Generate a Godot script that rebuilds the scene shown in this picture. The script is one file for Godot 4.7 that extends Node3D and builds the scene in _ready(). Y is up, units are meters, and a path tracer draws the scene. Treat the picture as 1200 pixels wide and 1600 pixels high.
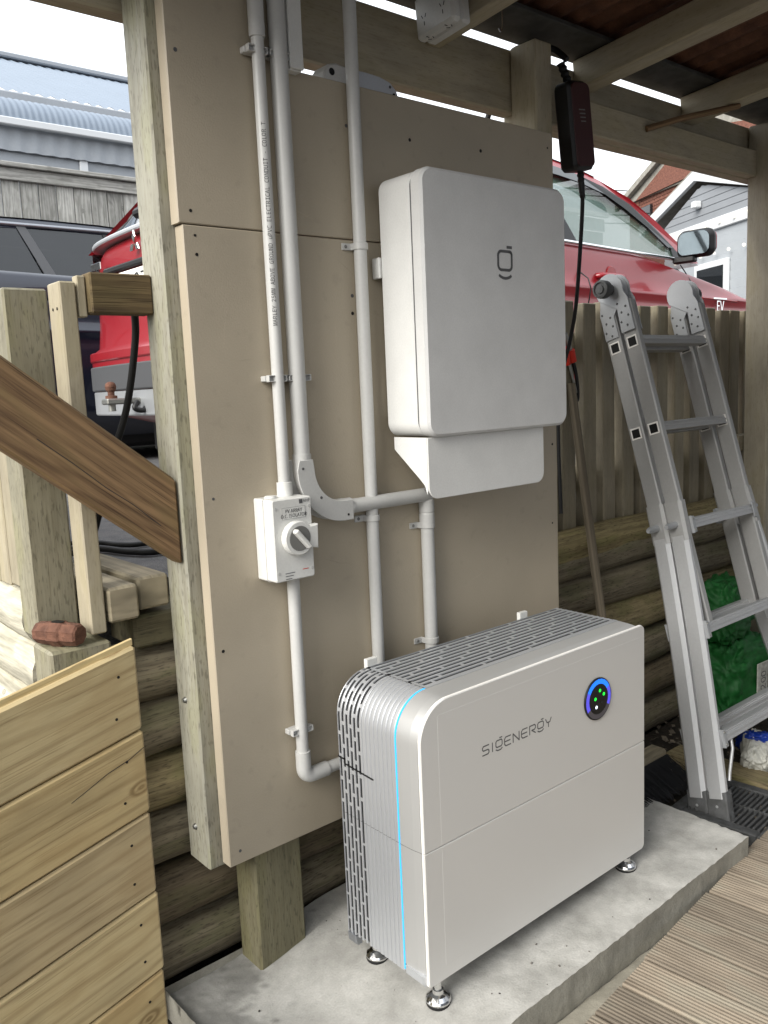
extends Node3D
# A backyard carport: a home battery and its gateway on a painted board, a ladder, timber walls, cars on the driveway above.

var M := {}
var T := {}
var used := {}
var rng := RandomNumberGenerator.new()

func _ready() -> void:
	rng.seed = 4711
	setup_camera_and_light()
	make_textures()
	make_materials()
	build_ground()
	build_carport()
	build_house()
	build_retaining_walls()
	build_background()
	build_fences()
	build_board_and_wiring()
	build_gateway()
	build_battery()
	build_ladder()
	build_left_timber()
	build_cars()
	build_small_things()

func setup_camera_and_light() -> void:
	var cam := Camera3D.new()
	cam.name = "camera"
	cam.rotation_order = EULER_ORDER_YXZ
	cam.position = Vector3(-1.04802, 1.26430, 1.54486)
	cam.rotation = Vector3(-0.144745, -0.697668, -0.0440935)
	cam.fov = 61.985
	cam.near = 0.05
	cam.far = 300.0
	add_child(cam)
	var env := Environment.new()
	env.background_mode = Environment.BG_SKY
	var sky := Sky.new()
	var sm := ProceduralSkyMaterial.new()
	sm.sky_top_color = Color(0.93, 0.955, 0.985)
	sm.sky_horizon_color = Color(0.965, 0.975, 0.985)
	sm.sky_curve = 0.3
	sm.sky_energy_multiplier = 0.8
	sm.ground_bottom_color = Color(0.32, 0.31, 0.29)
	sm.ground_horizon_color = Color(0.55, 0.55, 0.54)
	sky.sky_material = sm
	env.sky = sky
	env.tonemap_mode = Environment.TONE_MAPPER_LINEAR
	env.tonemap_exposure = 3.25
	env.sdfgi_enabled = true
	env.ssao_enabled = true
	env.ssil_enabled = true
	var we := WorldEnvironment.new()
	we.name = "world_environment"
	we.environment = env
	add_child(we)
	var sun := DirectionalLight3D.new()
	sun.name = "sun"
	sun.light_energy = 0.5
	sun.light_angular_distance = 40.0
	sun.light_color = Color(1.0, 0.988, 0.965)
	sun.shadow_enabled = true
	sun.position = Vector3(-6, 6, 3)
	add_child(sun)
	sun.look_at_from_position(Vector3(-6.5, 4.2, 0.8), Vector3.ZERO, Vector3.UP)

# ------------------------------------------------------------------ helpers
func numbered(n: String) -> String:
	if not used.has(n):
		used[n] = 0
		return n
	used[n] += 1
	return "%s_%03d" % [n, used[n]]

func tag(o: Node, label: String, category: String, group := "", kind := "") -> void:
	if label != "":
		o.set_meta("label", label)
	if category != "":
		o.set_meta("category", category)
	if group != "":
		o.set_meta("group", group)
	if kind != "":
		o.set_meta("kind", kind)

func thing(called: String, label: String, category: String, at := Vector3.ZERO, turn := 0.0, group := "") -> Node3D:
	var o := Node3D.new()
	o.name = numbered(called)
	add_child(o)
	o.position = at
	o.rotation.y = turn
	tag(o, label, category, group)
	return o

func setting(called: String, mesh: Mesh = null, m: Material = null, at := Vector3.ZERO) -> Node3D:
	var o: Node3D
	if mesh:
		var mi := MeshInstance3D.new()
		mi.mesh = mesh
		mi.material_override = m
		o = mi
	else:
		o = Node3D.new()
	o.name = numbered(called)
	add_child(o)
	o.position = at
	o.set_meta("kind", "structure")
	return o

func part(parent: Node, called: String, mesh: Mesh, m: Material, at := Vector3.ZERO, rot := Vector3.ZERO) -> MeshInstance3D:
	var mi := MeshInstance3D.new()
	mi.name = called
	mi.mesh = mesh
	mi.material_override = m
	parent.add_child(mi, true)
	mi.position = at
	mi.rotation = rot
	return mi

func solo(called: String, mesh: Mesh, m: Material, label: String, category: String, group := "", at := Vector3.ZERO, rot := Vector3.ZERO) -> MeshInstance3D:
	var mi := part(self, numbered(called), mesh, m, at, rot)
	tag(mi, label, category, group)
	return mi

func newst() -> SurfaceTool:
	var st := SurfaceTool.new()
	st.begin(Mesh.PRIMITIVE_TRIANGLES)
	return st

func tri(st: SurfaceTool, a: Vector3, b: Vector3, c: Vector3, out: Vector3, ua := Vector2.ZERO, ub := Vector2.ZERO, uc := Vector2.ZERO) -> void:
	var n := (a - c).cross(a - b)
	if n.length_squared() < 1e-18:
		return
	n = n.normalized()
	if n.dot(out) < 0.0:
		n = -n
		var t := b
		b = c
		c = t
		var tu := ub
		ub = uc
		uc = tu
	st.set_normal(n)
	st.set_uv(ua)
	st.add_vertex(a)
	st.set_normal(n)
	st.set_uv(ub)
	st.add_vertex(b)
	st.set_normal(n)
	st.set_uv(uc)
	st.add_vertex(c)

func quad(st: SurfaceTool, a: Vector3, b: Vector3, c: Vector3, d: Vector3, out: Vector3, uv: Array = []) -> void:
	if uv.size() == 4:
		tri(st, a, b, c, out, uv[0], uv[1], uv[2])
		tri(st, a, c, d, out, uv[0], uv[2], uv[3])
	else:
		tri(st, a, b, c, out)
		tri(st, a, c, d, out)

# chamfered box into st; grain runs along axis g (0,1,2); texture tile: 1.2 m along, 0.3 m across
func add_box(st: SurfaceTool, c: Vector3, s: Vector3, b := 0.003, g := -1, basis := Basis.IDENTITY) -> void:
	if g < 0:
		g = s.max_axis_index()
	var h := s * 0.5
	b = minf(b, minf(h.x, minf(h.y, h.z)) * 0.9)
	var off := Vector2(rng.randf() * 7.0, rng.randf() * 7.0)
	var f := func(p: Vector3) -> Vector3: return c + basis * p
	var uvf := func(p: Vector3, ax: int) -> Vector2:
		var a1: int = (g + 1) % 3
		var a2: int = (g + 2) % 3
		if ax == g:
			return Vector2(p[a1] / 0.3 * 0.25, p[a2] / 0.3 * 0.25) + off
		var o := a1 if ax == a2 else a2
		return Vector2(p[g] / 1.2, (p[o] + (0.17 if ax == a1 else 0.0)) / 0.3) + off
	for ax in 3:
		var u: int = (ax + 1) % 3
		var v: int = (ax + 2) % 3
		for sg in [-1.0, 1.0]:
			var ps := []
			for k in [[-1, -1], [1, -1], [1, 1], [-1, 1]]:
				var p := Vector3.ZERO
				p[ax] = sg * h[ax]
				p[u] = k[0] * (h[u] - b)
				p[v] = k[1] * (h[v] - b)
				ps.append(p)
			var out := Vector3.ZERO
			out[ax] = sg
			quad(st, f.call(ps[0]), f.call(ps[1]), f.call(ps[2]), f.call(ps[3]), basis * out, [uvf.call(ps[0], ax), uvf.call(ps[1], ax), uvf.call(ps[2], ax), uvf.call(ps[3], ax)])
	if b <= 0.0:
		return
	for ax in 3:
		var u: int = (ax + 1) % 3
		var v: int = (ax + 2) % 3
		for su in [-1.0, 1.0]:
			for sv in [-1.0, 1.0]:
				var a := Vector3.ZERO
				var d := Vector3.ZERO
				a[u] = su * h[u]
				a[v] = sv * (h[v] - b)
				d[u] = su * (h[u] - b)
				d[v] = sv * h[v]
				var a2 := a
				var d2 := d
				a[ax] = -h[ax] + b
				d[ax] = -h[ax] + b
				a2[ax] = h[ax] - b
				d2[ax] = h[ax] - b
				var out := Vector3.ZERO
				out[u] = su
				out[v] = sv
				quad(st, f.call(a), f.call(a2), f.call(d2), f.call(d), basis * out, [uvf.call(a, u), uvf.call(a2, u), uvf.call(d2, u), uvf.call(d, u)])
	for sx in [-1.0, 1.0]:
		for sy in [-1.0, 1.0]:
			for sz in [-1.0, 1.0]:
				var p := Vector3(sx * h.x, sy * (h.y - b), sz * (h.z - b))
				var q := Vector3(sx * (h.x - b), sy * h.y, sz * (h.z - b))
				var r := Vector3(sx * (h.x - b), sy * (h.y - b), sz * h.z)
				tri(st, f.call(p), f.call(q), f.call(r), basis * Vector3(sx, sy, sz), uvf.call(p, 0), uvf.call(q, 0), uvf.call(r, 0))

func box(s: Vector3, b := 0.003, g := -1) -> ArrayMesh:
	var st := newst()
	add_box(st, Vector3.ZERO, s, b, g)
	return st.commit()

# box from corner to corner
func boxc(a: Vector3, b: Vector3, bev := 0.003, g := -1) -> ArrayMesh:
	var st := newst()
	add_box(st, (a + b) * 0.5, (b - a).abs(), bev, g)
	return st.commit()

# smooth grid of points rows x cols
func add_grid(st: SurfaceTool, rows: Array, closed_cols := false, out_from := Vector3.INF, flip := false, uvs := Vector2(1, 1), colors: Array = []) -> void:
	var nr := rows.size()
	var nc: int = rows[0].size()
	var nrm := []
	for i in nr:
		var line := []
		for j in nc:
			var jm := j - 1
			var jp := j + 1
			if closed_cols:
				jm = (j - 1 + nc) % nc
				jp = (j + 1) % nc
			else:
				jm = maxi(jm, 0)
				jp = mini(jp, nc - 1)
			var du: Vector3 = rows[mini(i + 1, nr - 1)][j] - rows[maxi(i - 1, 0)][j]
			var dv: Vector3 = rows[i][jp] - rows[i][jm]
			var n := du.cross(dv)
			n = n.normalized() if n.length_squared() > 1e-20 else Vector3.UP
			if flip:
				n = -n
			if out_from != Vector3.INF and n.dot(rows[i][j] - out_from) < 0.0:
				n = -n
			line.append(n)
		nrm.append(line)
	var last := nc if closed_cols else nc - 1
	for i in nr - 1:
		for j in last:
			var j2 := (j + 1) % nc
			var ids := [[i, j], [i + 1, j], [i + 1, j2], [i, j2]]
			for t in [[0, 1, 2], [0, 2, 3]]:
				var vs := []
				for k in t:
					vs.append(ids[k])
				var a: Vector3 = rows[vs[0][0]][vs[0][1]]
				var b: Vector3 = rows[vs[1][0]][vs[1][1]]
				var c: Vector3 = rows[vs[2][0]][vs[2][1]]
				var fn := (a - c).cross(a - b)
				var an: Vector3 = nrm[vs[0][0]][vs[0][1]] + nrm[vs[1][0]][vs[1][1]] + nrm[vs[2][0]][vs[2][1]]
				if fn.dot(an) < 0.0:
					vs = [vs[0], vs[2], vs[1]]
				for v in vs:
					st.set_normal(nrm[v[0]][v[1]])
					var jj: int = v[1]
					if closed_cols and jj == 0 and j == nc - 1:
						jj = nc
					st.set_uv(Vector2(v[0] * uvs.x, jj * uvs.y))
					if colors.size():
						st.set_color(colors[v[0]][v[1]])
					st.add_vertex(rows[v[0]][v[1]])

# tube along points
func tube_into(st: SurfaceTool, pts: Array, rad, sides := 16, caps := true, uvm := 1.2) -> void:
	var n := pts.size()
	var rows := []
	var up := Vector3.UP
	var t0: Vector3 = (pts[1] - pts[0]).normalized()
	if absf(t0.dot(up)) > 0.9:
		up = Vector3.RIGHT
	var side := t0.cross(up).normalized()
	for i in n:
		var t: Vector3 = (pts[mini(i + 1, n - 1)] - pts[maxi(i - 1, 0)]).normalized()
		side = (side - t * side.dot(t)).normalized()
		var nn := t.cross(side).normalized()
		var r: float = rad[i] if rad is Array else rad
		var row := []
		for k in sides:
			var a := TAU * k / sides
			row.append(pts[i] + (side * cos(a) + nn * sin(a)) * r)
		rows.append(row)
	var cx: Vector3 = pts[0]
	# normals point away from the axis
	var st_rows := rows
	var nr := n
	for i in nr - 1:
		for k in sides:
			var k2 := (k + 1) % sides
			var q := [st_rows[i][k], st_rows[i + 1][k], st_rows[i + 1][k2], st_rows[i][k2]]
			var cs := [pts[i], pts[i + 1], pts[i + 1], pts[i]]
			var us := [Vector2(i * 0.1, float(k) / sides), Vector2((i + 1) * 0.1, float(k) / sides), Vector2((i + 1) * 0.1, float(k + 1) / sides), Vector2(i * 0.1, float(k + 1) / sides)]
			for t in [[0, 1, 2], [0, 2, 3]]:
				var a: Vector3 = q[t[0]]
				var b: Vector3 = q[t[1]]
				var c: Vector3 = q[t[2]]
				var fn := (a - c).cross(a - b)
				var idx: Array = t
				if fn.dot(a - cs[t[0]]) < 0.0:
					idx = [t[0], t[2], t[1]]
				for v in idx:
					st.set_normal((q[v] - cs[v]).normalized())
					st.set_uv(us[v])
					st.add_vertex(q[v])
	if caps:
		for e in [0, n - 1]:
			var out: Vector3 = (pts[0] - pts[1]) if e == 0 else (pts[n - 1] - pts[n - 2])
			for k in sides:
				tri(st, pts[e], rows[e][k], rows[e][(k + 1) % sides], out, Vector2(0.5, 0.5), Vector2(0.5 + 0.4 * cos(TAU * k / sides), 0.5 + 0.4 * sin(TAU * k / sides)), Vector2(0.5 + 0.4 * cos(TAU * (k + 1) / sides), 0.5 + 0.4 * sin(TAU * (k + 1) / sides)))

func tube(pts: Array, rad, sides := 16, caps := true) -> ArrayMesh:
	var st := newst()
	tube_into(st, pts, rad, sides, caps)
	return st.commit()

func smooth_path(pts: Array, per := 8) -> Array:
	var c := Curve3D.new()
	for i in pts.size():
		var p: Vector3 = pts[i]
		var d: Vector3 = (pts[mini(i + 1, pts.size() - 1)] - pts[maxi(i - 1, 0)]) / 6.0
		c.add_point(p, -d, d)
	var o := []
	for i in pts.size() - 1:
		for k in per:
			o.append(c.sample(i, float(k) / per))
	o.append(pts[-1])
	return o

# polygon (x,y) extruded from z0 to z1 with a chamfer
func extrude_into(st: SurfaceTool, poly: PackedVector2Array, z0: float, z1: float, bev := 0.0, basis := Basis.IDENTITY, at := Vector3.ZERO) -> void:
	var n := poly.size()
	var area := 0.0
	for i in n:
		area += poly[i].cross(poly[(i + 1) % n])
	var sg := 1.0 if area > 0.0 else -1.0
	var inner := PackedVector2Array()
	for i in n:
		var a := (poly[i] - poly[(i - 1 + n) % n]).normalized()
		var b := (poly[(i + 1) % n] - poly[i]).normalized()
		var na := Vector2(-a.y, a.x) * sg
		var nb := Vector2(-b.y, b.x) * sg
		var m := (na + nb)
		m = m.normalized() if m.length() > 0.01 else na
		inner.append(poly[i] + m * bev / maxf(0.5, m.dot(na)))
	var tris := Geometry2D.triangulate_polygon(inner)
	var zs := [z0, z1]
	for e in 2:
		var out := Vector3(0, 0, -1 if e == 0 else 1)
		for t in range(0, tris.size(), 3):
			var p0 := inner[tris[t]]
			var p1 := inner[tris[t + 1]]
			var p2 := inner[tris[t + 2]]
			tri(st, at + basis * Vector3(p0.x, p0.y, zs[e]), at + basis * Vector3(p1.x, p1.y, zs[e]), at + basis * Vector3(p2.x, p2.y, zs[e]), basis * out, p0 / 0.3, p1 / 0.3, p2 / 0.3)
	for i in n:
		var j := (i + 1) % n
		var a := poly[i]
		var b := poly[j]
		var d := (b - a).normalized()
		var out2 := Vector2(d.y, -d.x) * sg
		var out := basis * Vector3(out2.x, out2.y, 0)
		var l0 := z0 + bev
		var l1 := z1 - bev
		quad(st, at + basis * Vector3(a.x, a.y, l0), at + basis * Vector3(b.x, b.y, l0), at + basis * Vector3(b.x, b.y, l1), at + basis * Vector3(a.x, a.y, l1), out, [Vector2(l0, a.y) / 0.3, Vector2(l0, b.y) / 0.3, Vector2(l1, b.y) / 0.3, Vector2(l1, a.y) / 0.3])
		if bev > 0.0:
			var ia := inner[i]
			var ib := inner[j]
			quad(st, at + basis * Vector3(a.x, a.y, l0), at + basis * Vector3(b.x, b.y, l0), at + basis * Vector3(ib.x, ib.y, z0), at + basis * Vector3(ia.x, ia.y, z0), out + basis * Vector3(0, 0, -1))
			quad(st, at + basis * Vector3(a.x, a.y, l1), at + basis * Vector3(b.x, b.y, l1), at + basis * Vector3(ib.x, ib.y, z1), at + basis * Vector3(ia.x, ia.y, z1), out + basis * Vector3(0, 0, 1))

func extrude(poly: PackedVector2Array, z0: float, z1: float, bev := 0.0) -> ArrayMesh:
	var st := newst()
	extrude_into(st, poly, z0, z1, bev)
	return st.commit()

func rrect(x0: float, y0: float, x1: float, y1: float, r: Array, seg := 8) -> PackedVector2Array:
	# radii: bottom left, bottom right, top right, top left
	var o := PackedVector2Array()
	var cs := [[x0, y0, 1, 1, PI], [x1, y0, -1, 1, 1.5 * PI], [x1, y1, -1, -1, 0.0], [x0, y1, 1, -1, 0.5 * PI]]
	for i in 4:
		var rr: float = r[i]
		var c := Vector2(cs[i][0] + cs[i][2] * rr, cs[i][1] + cs[i][3] * rr)
		if rr < 0.0005:
			o.append(c)
			continue
		for k in seg + 1:
			var a: float = cs[i][4] + 0.5 * PI * k / seg
			o.append(c + Vector2(cos(a), sin(a)) * rr)
	return o

func circle(c: Vector2, r: float, n := 20) -> PackedVector2Array:
	var o := PackedVector2Array()
	for k in n:
		o.append(c + Vector2(cos(TAU * k / n), sin(TAU * k / n)) * r)
	return o

# lathe around the y axis; profile of (radius, y)
func lathe_into(st: SurfaceTool, prof: Array, n := 24, xf := Transform3D.IDENTITY) -> void:
	for i in prof.size() - 1:
		var a: Vector2 = prof[i]
		var b: Vector2 = prof[i + 1]
		var d := (b - a)
		var nr := Vector2(d.y, -d.x).normalized()
		for k in n:
			var t0 := TAU * k / n
			var t1 := TAU * (k + 1) / n
			var c0 := Vector3(cos(t0), 0, sin(t0))
			var c1 := Vector3(cos(t1), 0, sin(t1))
			var p := [c0 * a.x + Vector3(0, a.y, 0), c1 * a.x + Vector3(0, a.y, 0), c1 * b.x + Vector3(0, b.y, 0), c0 * b.x + Vector3(0, b.y, 0)]
			var ns := [c0 * nr.x + Vector3(0, nr.y, 0), c1 * nr.x + Vector3(0, nr.y, 0), c1 * nr.x + Vector3(0, nr.y, 0), c0 * nr.x + Vector3(0, nr.y, 0)]
			for t in [[0, 1, 2], [0, 2, 3]]:
				var fn: Vector3 = (p[t[0]] - p[t[2]]).cross(p[t[0]] - p[t[1]])
				if fn.length_squared() < 1e-20:
					continue
				var idx: Array = t
				if fn.dot(ns[t[0]]) < 0.0:
					idx = [t[0], t[2], t[1]]
				for v in idx:
					st.set_normal(xf.basis * ns[v])
					st.set_uv(Vector2(float(k) / n, p[v].y))
					st.add_vertex(xf * p[v])

func lathe(prof: Array, n := 24) -> ArrayMesh:
	var st := newst()
	lathe_into(st, prof, n)
	return st.commit()

# flat strokes in the xy plane: polylines with a width, raised by h
func strokes(lines: Array, w: float, h: float) -> ArrayMesh:
	var st := newst()
	for l in lines:
		for i in l.size() - 1:
			var a: Vector2 = l[i]
			var b: Vector2 = l[i + 1]
			var d := (b - a).normalized() * w * 0.5
			var n := Vector2(-d.y, d.x)
			var q := PackedVector2Array([a - d * 0.55 - n, b + d * 0.55 - n, b + d * 0.55 + n, a - d * 0.55 + n])
			var z: float = h + (i % 2) * 0.00006
			quad(st, Vector3(q[0].x, q[0].y, z), Vector3(q[1].x, q[1].y, z), Vector3(q[2].x, q[2].y, z), Vector3(q[3].x, q[3].y, z), Vector3(0, 0, 1))
	return st.commit()

func text(s: String, size: float, mono := false) -> TextMesh:
	var t := TextMesh.new()
	var f := SystemFont.new()
	f.font_names = PackedStringArray(["Droid Sans Mono" if mono else "Droid Sans"])
	t.font = f
	t.text = s
	t.font_size = 32
	t.pixel_size = size / 32.0
	t.depth = 0.0004
	t.curve_step = 4.0
	return t

# ------------------------------------------------------------------ textures
func noise_img(w: int, h: int, freq: float, sd: int, ow: int, oh: int, oct := 3, kind := FastNoiseLite.TYPE_SIMPLEX_SMOOTH) -> PackedByteArray:
	var n := FastNoiseLite.new()
	n.seed = sd
	n.frequency = freq
	n.noise_type = kind
	n.fractal_octaves = oct
	var im := n.get_seamless_image(w, h, false, false, 0.15, true)
	im.convert(Image.FORMAT_L8)
	if w != ow or h != oh:
		# tile once on each side so that the resize stays seamless
		var big := Image.create_empty(w * 3, h * 3, false, Image.FORMAT_L8)
		for a in 3:
			for b in 3:
				big.blit_rect(im, Rect2i(0, 0, w, h), Vector2i(a * w, b * h))
		big.resize(ow * 3, oh * 3, Image.INTERPOLATE_CUBIC)
		im = big.get_region(Rect2i(ow, oh, ow, oh))
	return im.get_data()

func to_tex(w: int, h: int, data: PackedByteArray) -> ImageTexture:
	return ImageTexture.create_from_image(Image.create_from_data(w, h, false, Image.FORMAT_RGB8, data))

func to_normal(w: int, h: int, grey: PackedByteArray, depth: float) -> ImageTexture:
	var im := Image.create_from_data(w, h, false, Image.FORMAT_L8, grey)
	im.convert(Image.FORMAT_RGBA8)
	im.bump_map_to_normal_map(depth)
	return ImageTexture.create_from_image(im)

# wood: colours in sRGB; p: light, dark, rings, ring, streak, fine, speck (amount of dark specks), knots, stain colour and amount
func wood_tex(key: String, sd: int, p: Dictionary) -> void:
	var w := 768
	var h := 256
	var warp := noise_img(24, 24, 0.07, sd, w, h, 2)
	var streak := noise_img(20, 256, 0.05, sd + 1, w, h, 4)
	var fine := noise_img(90, 256, 0.22, sd + 2, w, h, 3)
	var blot := noise_img(96, 64, 0.04, sd + 3, w, h, 4)
	var speck := noise_img(256, 256, 0.16, sd + 4, w, h, 3)
	var hair := noise_img(16, 256, 0.42, sd + 5, w, h, 2)
	var kh: float = p.get("hair", 0.25)
	var light: Color = p.light
	var dark: Color = p.dark
	var stain: Color = p.get("stain", dark)
	var r2 := RandomNumberGenerator.new()
	r2.seed = sd
	var knots := []
	for k in int(p.get("knots", 0)):
		knots.append([Vector2(110 + r2.randf() * (w - 220), 70 + r2.randf() * (h - 140)), 4.0 + r2.randf() * 6.0])
	var out := PackedByteArray()
	out.resize(w * h * 3)
	var bump := PackedByteArray()
	bump.resize(w * h)
	var rings: float = p.get("rings", 8)
	var kr: float = p.get("ring", 0.3)
	var ks: float = p.get("streak", 0.4)
	var kf: float = p.get("fine", 0.25)
	var ksp: float = p.get("speck", 0.0)
	var kst: float = p.get("stained", 0.0)
	var kw: float = p.get("warp", 2.2)
	var kp: float = p.get("sharp", 3.0)
	for y in h:
		for x in w:
			var i := y * w + x
			var v := float(y) / h
			var wp := warp[i] / 255.0
			var kn := 0.0
			var push := 0.0
			for k in knots:
				var dx: float = (x - k[0].x) / 1.35
				var dy: float = y - k[0].y
				var d := sqrt(dx * dx + dy * dy) / float(k[1])
				if d < 4.5:
					push += (1.0 if dy > 0 else -1.0) * exp(-d * 1.3) * 0.22
					if d < 1.0:
						kn = maxf(kn, 0.55 + 0.35 * sin(d * 9.0))
					elif d < 1.35:
						kn = maxf(kn, 0.75 * (1.35 - d) / 0.35)
			var ph := (v + push / rings) * rings + wp * kw
			var ring := pow(absf(sin(PI * ph)), kp)
			var t := kr * ring + ks * (streak[i] / 255.0 - 0.35) * 1.4 + kf * (fine[i] / 255.0 - 0.5)
			t = clampf(t, 0.0, 1.0)
			var hr := smoothstep(0.66, 0.86, hair[i] / 255.0)
			t = clampf(t + kh * hr, 0.0, 1.3)
			t = maxf(t, kn)
			var c := light.lerp(dark, t)
			var b := blot[i] / 255.0
			c = c * (0.90 + 0.20 * b)
			if kst > 0.0:
				c = c.lerp(stain, kst * smoothstep(0.5, 0.8, b))
			if ksp > 0.0:
				var s := speck[i] / 255.0 * 0.7 + fine[i] / 255.0 * 0.3
				c = c.lerp(dark * 0.55, ksp * smoothstep(0.60, 0.74, s))
			out[i * 3] = clampi(int(c.r * 255.0), 0, 255)
			out[i * 3 + 1] = clampi(int(c.g * 255.0), 0, 255)
			out[i * 3 + 2] = clampi(int(c.b * 255.0), 0, 255)
			bump[i] = clampi(int(150.0 - 60.0 * t - 50.0 * kh * hr + 60.0 * (fine[i] / 255.0 - 0.5)), 0, 255)
	T[key] = to_tex(w, h, out)
	T[key + "_n"] = to_normal(w, h, bump, 2.0)

# mottled mineral or paint: base colour, second colour, amounts of large and fine variation, dark and light grains
func mottle_tex(key: String, sd: int, size: int, a: Color, b: Color, big: float, fine: float, dark_grain := 0.0, light_grain := 0.0, bumpy := 3.0, big_freq := 0.012) -> void:
	var l := noise_img(size, size, big_freq, sd, size, size, 4)
	var m := noise_img(size, size, 0.05, sd + 1, size, size, 4)
	var f := noise_img(size, size, 0.30, sd + 2, size, size, 2)
	var out := PackedByteArray()
	out.resize(size * size * 3)
	var bump := PackedByteArray()
	bump.resize(size * size)
	for i in size * size:
		var t := 0.5 + big * (l[i] / 255.0 - 0.5) * 2.0 + big * 0.6 * (m[i] / 255.0 - 0.5)
		var c := a.lerp(b, clampf(t, 0.0, 1.0))
		var g := f[i] / 255.0
		c = c * (1.0 + fine * (g - 0.5) * 2.0)
		if dark_grain > 0.0:
			c = c.lerp(Color(0.12, 0.11, 0.10), dark_grain * smoothstep(0.78, 0.88, g) * smoothstep(0.45, 0.6, m[i] / 255.0))
		if light_grain > 0.0:
			c = c.lerp(Color(0.85, 0.84, 0.8), light_grain * smoothstep(0.2, 0.1, g))
		out[i * 3] = clampi(int(c.r * 255.0), 0, 255)
		out[i * 3 + 1] = clampi(int(c.g * 255.0), 0, 255)
		out[i * 3 + 2] = clampi(int(c.b * 255.0), 0, 255)
		bump[i] = clampi(int(128.0 + 70.0 * (g - 0.5) + 90.0 * (m[i] / 255.0 - 0.5)), 0, 255)
	T[key] = to_tex(size, size, out)
	T[key + "_n"] = to_normal(size, size, bump, bumpy)

func make_textures() -> void:
	wood_tex("pine", 11, {"light": Color(0.80, 0.735, 0.595), "dark": Color(0.565, 0.485, 0.355), "rings": 10, "ring": 0.34, "sharp": 9.0, "streak": 0.20, "fine": 0.30, "knots": 9, "stain": Color(0.68, 0.60, 0.46), "stained": 0.5, "warp": 0.9, "hair": 0.3})
	wood_tex("paint", 23, {"light": Color(0.62, 0.61, 0.555), "dark": Color(0.47, 0.45, 0.385), "hair": 0.5, "rings": 5, "ring": 0.10, "streak": 0.35, "fine": 0.3, "speck": 0.32, "stain": Color(0.50, 0.50, 0.34), "stained": 0.25})
	wood_tex("clean", 29, {"light": Color(0.655, 0.625, 0.555), "dark": Color(0.53, 0.495, 0.42), "rings": 4, "ring": 0.08, "streak": 0.3, "fine": 0.25, "speck": 0.12, "stain": Color(0.48, 0.45, 0.34), "stained": 0.25})
	wood_tex("brown", 37, {"light": Color(0.56, 0.45, 0.32), "dark": Color(0.29, 0.21, 0.135), "hair": 0.5, "rings": 6, "ring": 0.35, "streak": 0.55, "fine": 0.35, "knots": 2, "stain": Color(0.45, 0.38, 0.25), "stained": 0.5})
	wood_tex("log", 41, {"light": Color(0.50, 0.465, 0.385), "dark": Color(0.27, 0.235, 0.185), "hair": 0.4, "rings": 5, "ring": 0.10, "streak": 0.6, "fine": 0.5, "speck": 0.35, "stain": Color(0.36, 0.36, 0.25), "stained": 0.5})
	wood_tex("grey", 53, {"light": Color(0.72, 0.715, 0.70), "dark": Color(0.44, 0.435, 0.42), "hair": 0.12, "rings": 6, "ring": 0.3, "streak": 0.6, "fine": 0.4, "knots": 3, "stain": Color(0.42, 0.42, 0.40), "stained": 0.4})
	wood_tex("deck", 61, {"light": Color(0.65, 0.585, 0.505), "dark": Color(0.45, 0.39, 0.325), "rings": 4, "ring": 0.12, "streak": 0.5, "fine": 0.2, "hair": 0.0, "speck": 0.0, "stain": Color(0.60, 0.57, 0.50), "stained": 0.5})
	mottle_tex("concrete", 71, 512, Color(0.735, 0.73, 0.71), Color(0.61, 0.605, 0.585), 0.7, 0.06, 0.2, 0.05, 2.5)
	mottle_tex("asphalt", 73, 512, Color(0.40, 0.395, 0.39), Color(0.31, 0.31, 0.315), 0.6, 0.28, 0.3, 0.35, 6.0)
	mottle_tex("soil", 79, 512, Color(0.20, 0.165, 0.125), Color(0.11, 0.095, 0.075), 0.8, 0.3, 0.3, 0.12, 7.0, 0.03)
	mottle_tex("flat", 83, 256, Color(0.985, 0.985, 0.985), Color(0.945, 0.945, 0.945), 0.5, 0.02, 0.0, 0.0, 0.8)
	mottle_tex("dirty", 89, 512, Color(1, 1, 1), Color(0.80, 0.795, 0.78), 0.8, 0.05, 0.08, 0.0, 1.2)
	mottle_tex("rust", 97, 256, Color(0.50, 0.37, 0.31), Color(0.36, 0.255, 0.21), 0.9, 0.16, 0.2, 0.06, 5.0, 0.03)
	scuff_tex("scuff", 113)
	mottle_tex("rough", 101, 256, Color(0.62, 0.62, 0.62), Color(0.34, 0.34, 0.34), 0.8, 0.12, 0.0, 0.0, 1.0, 0.03)

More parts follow.
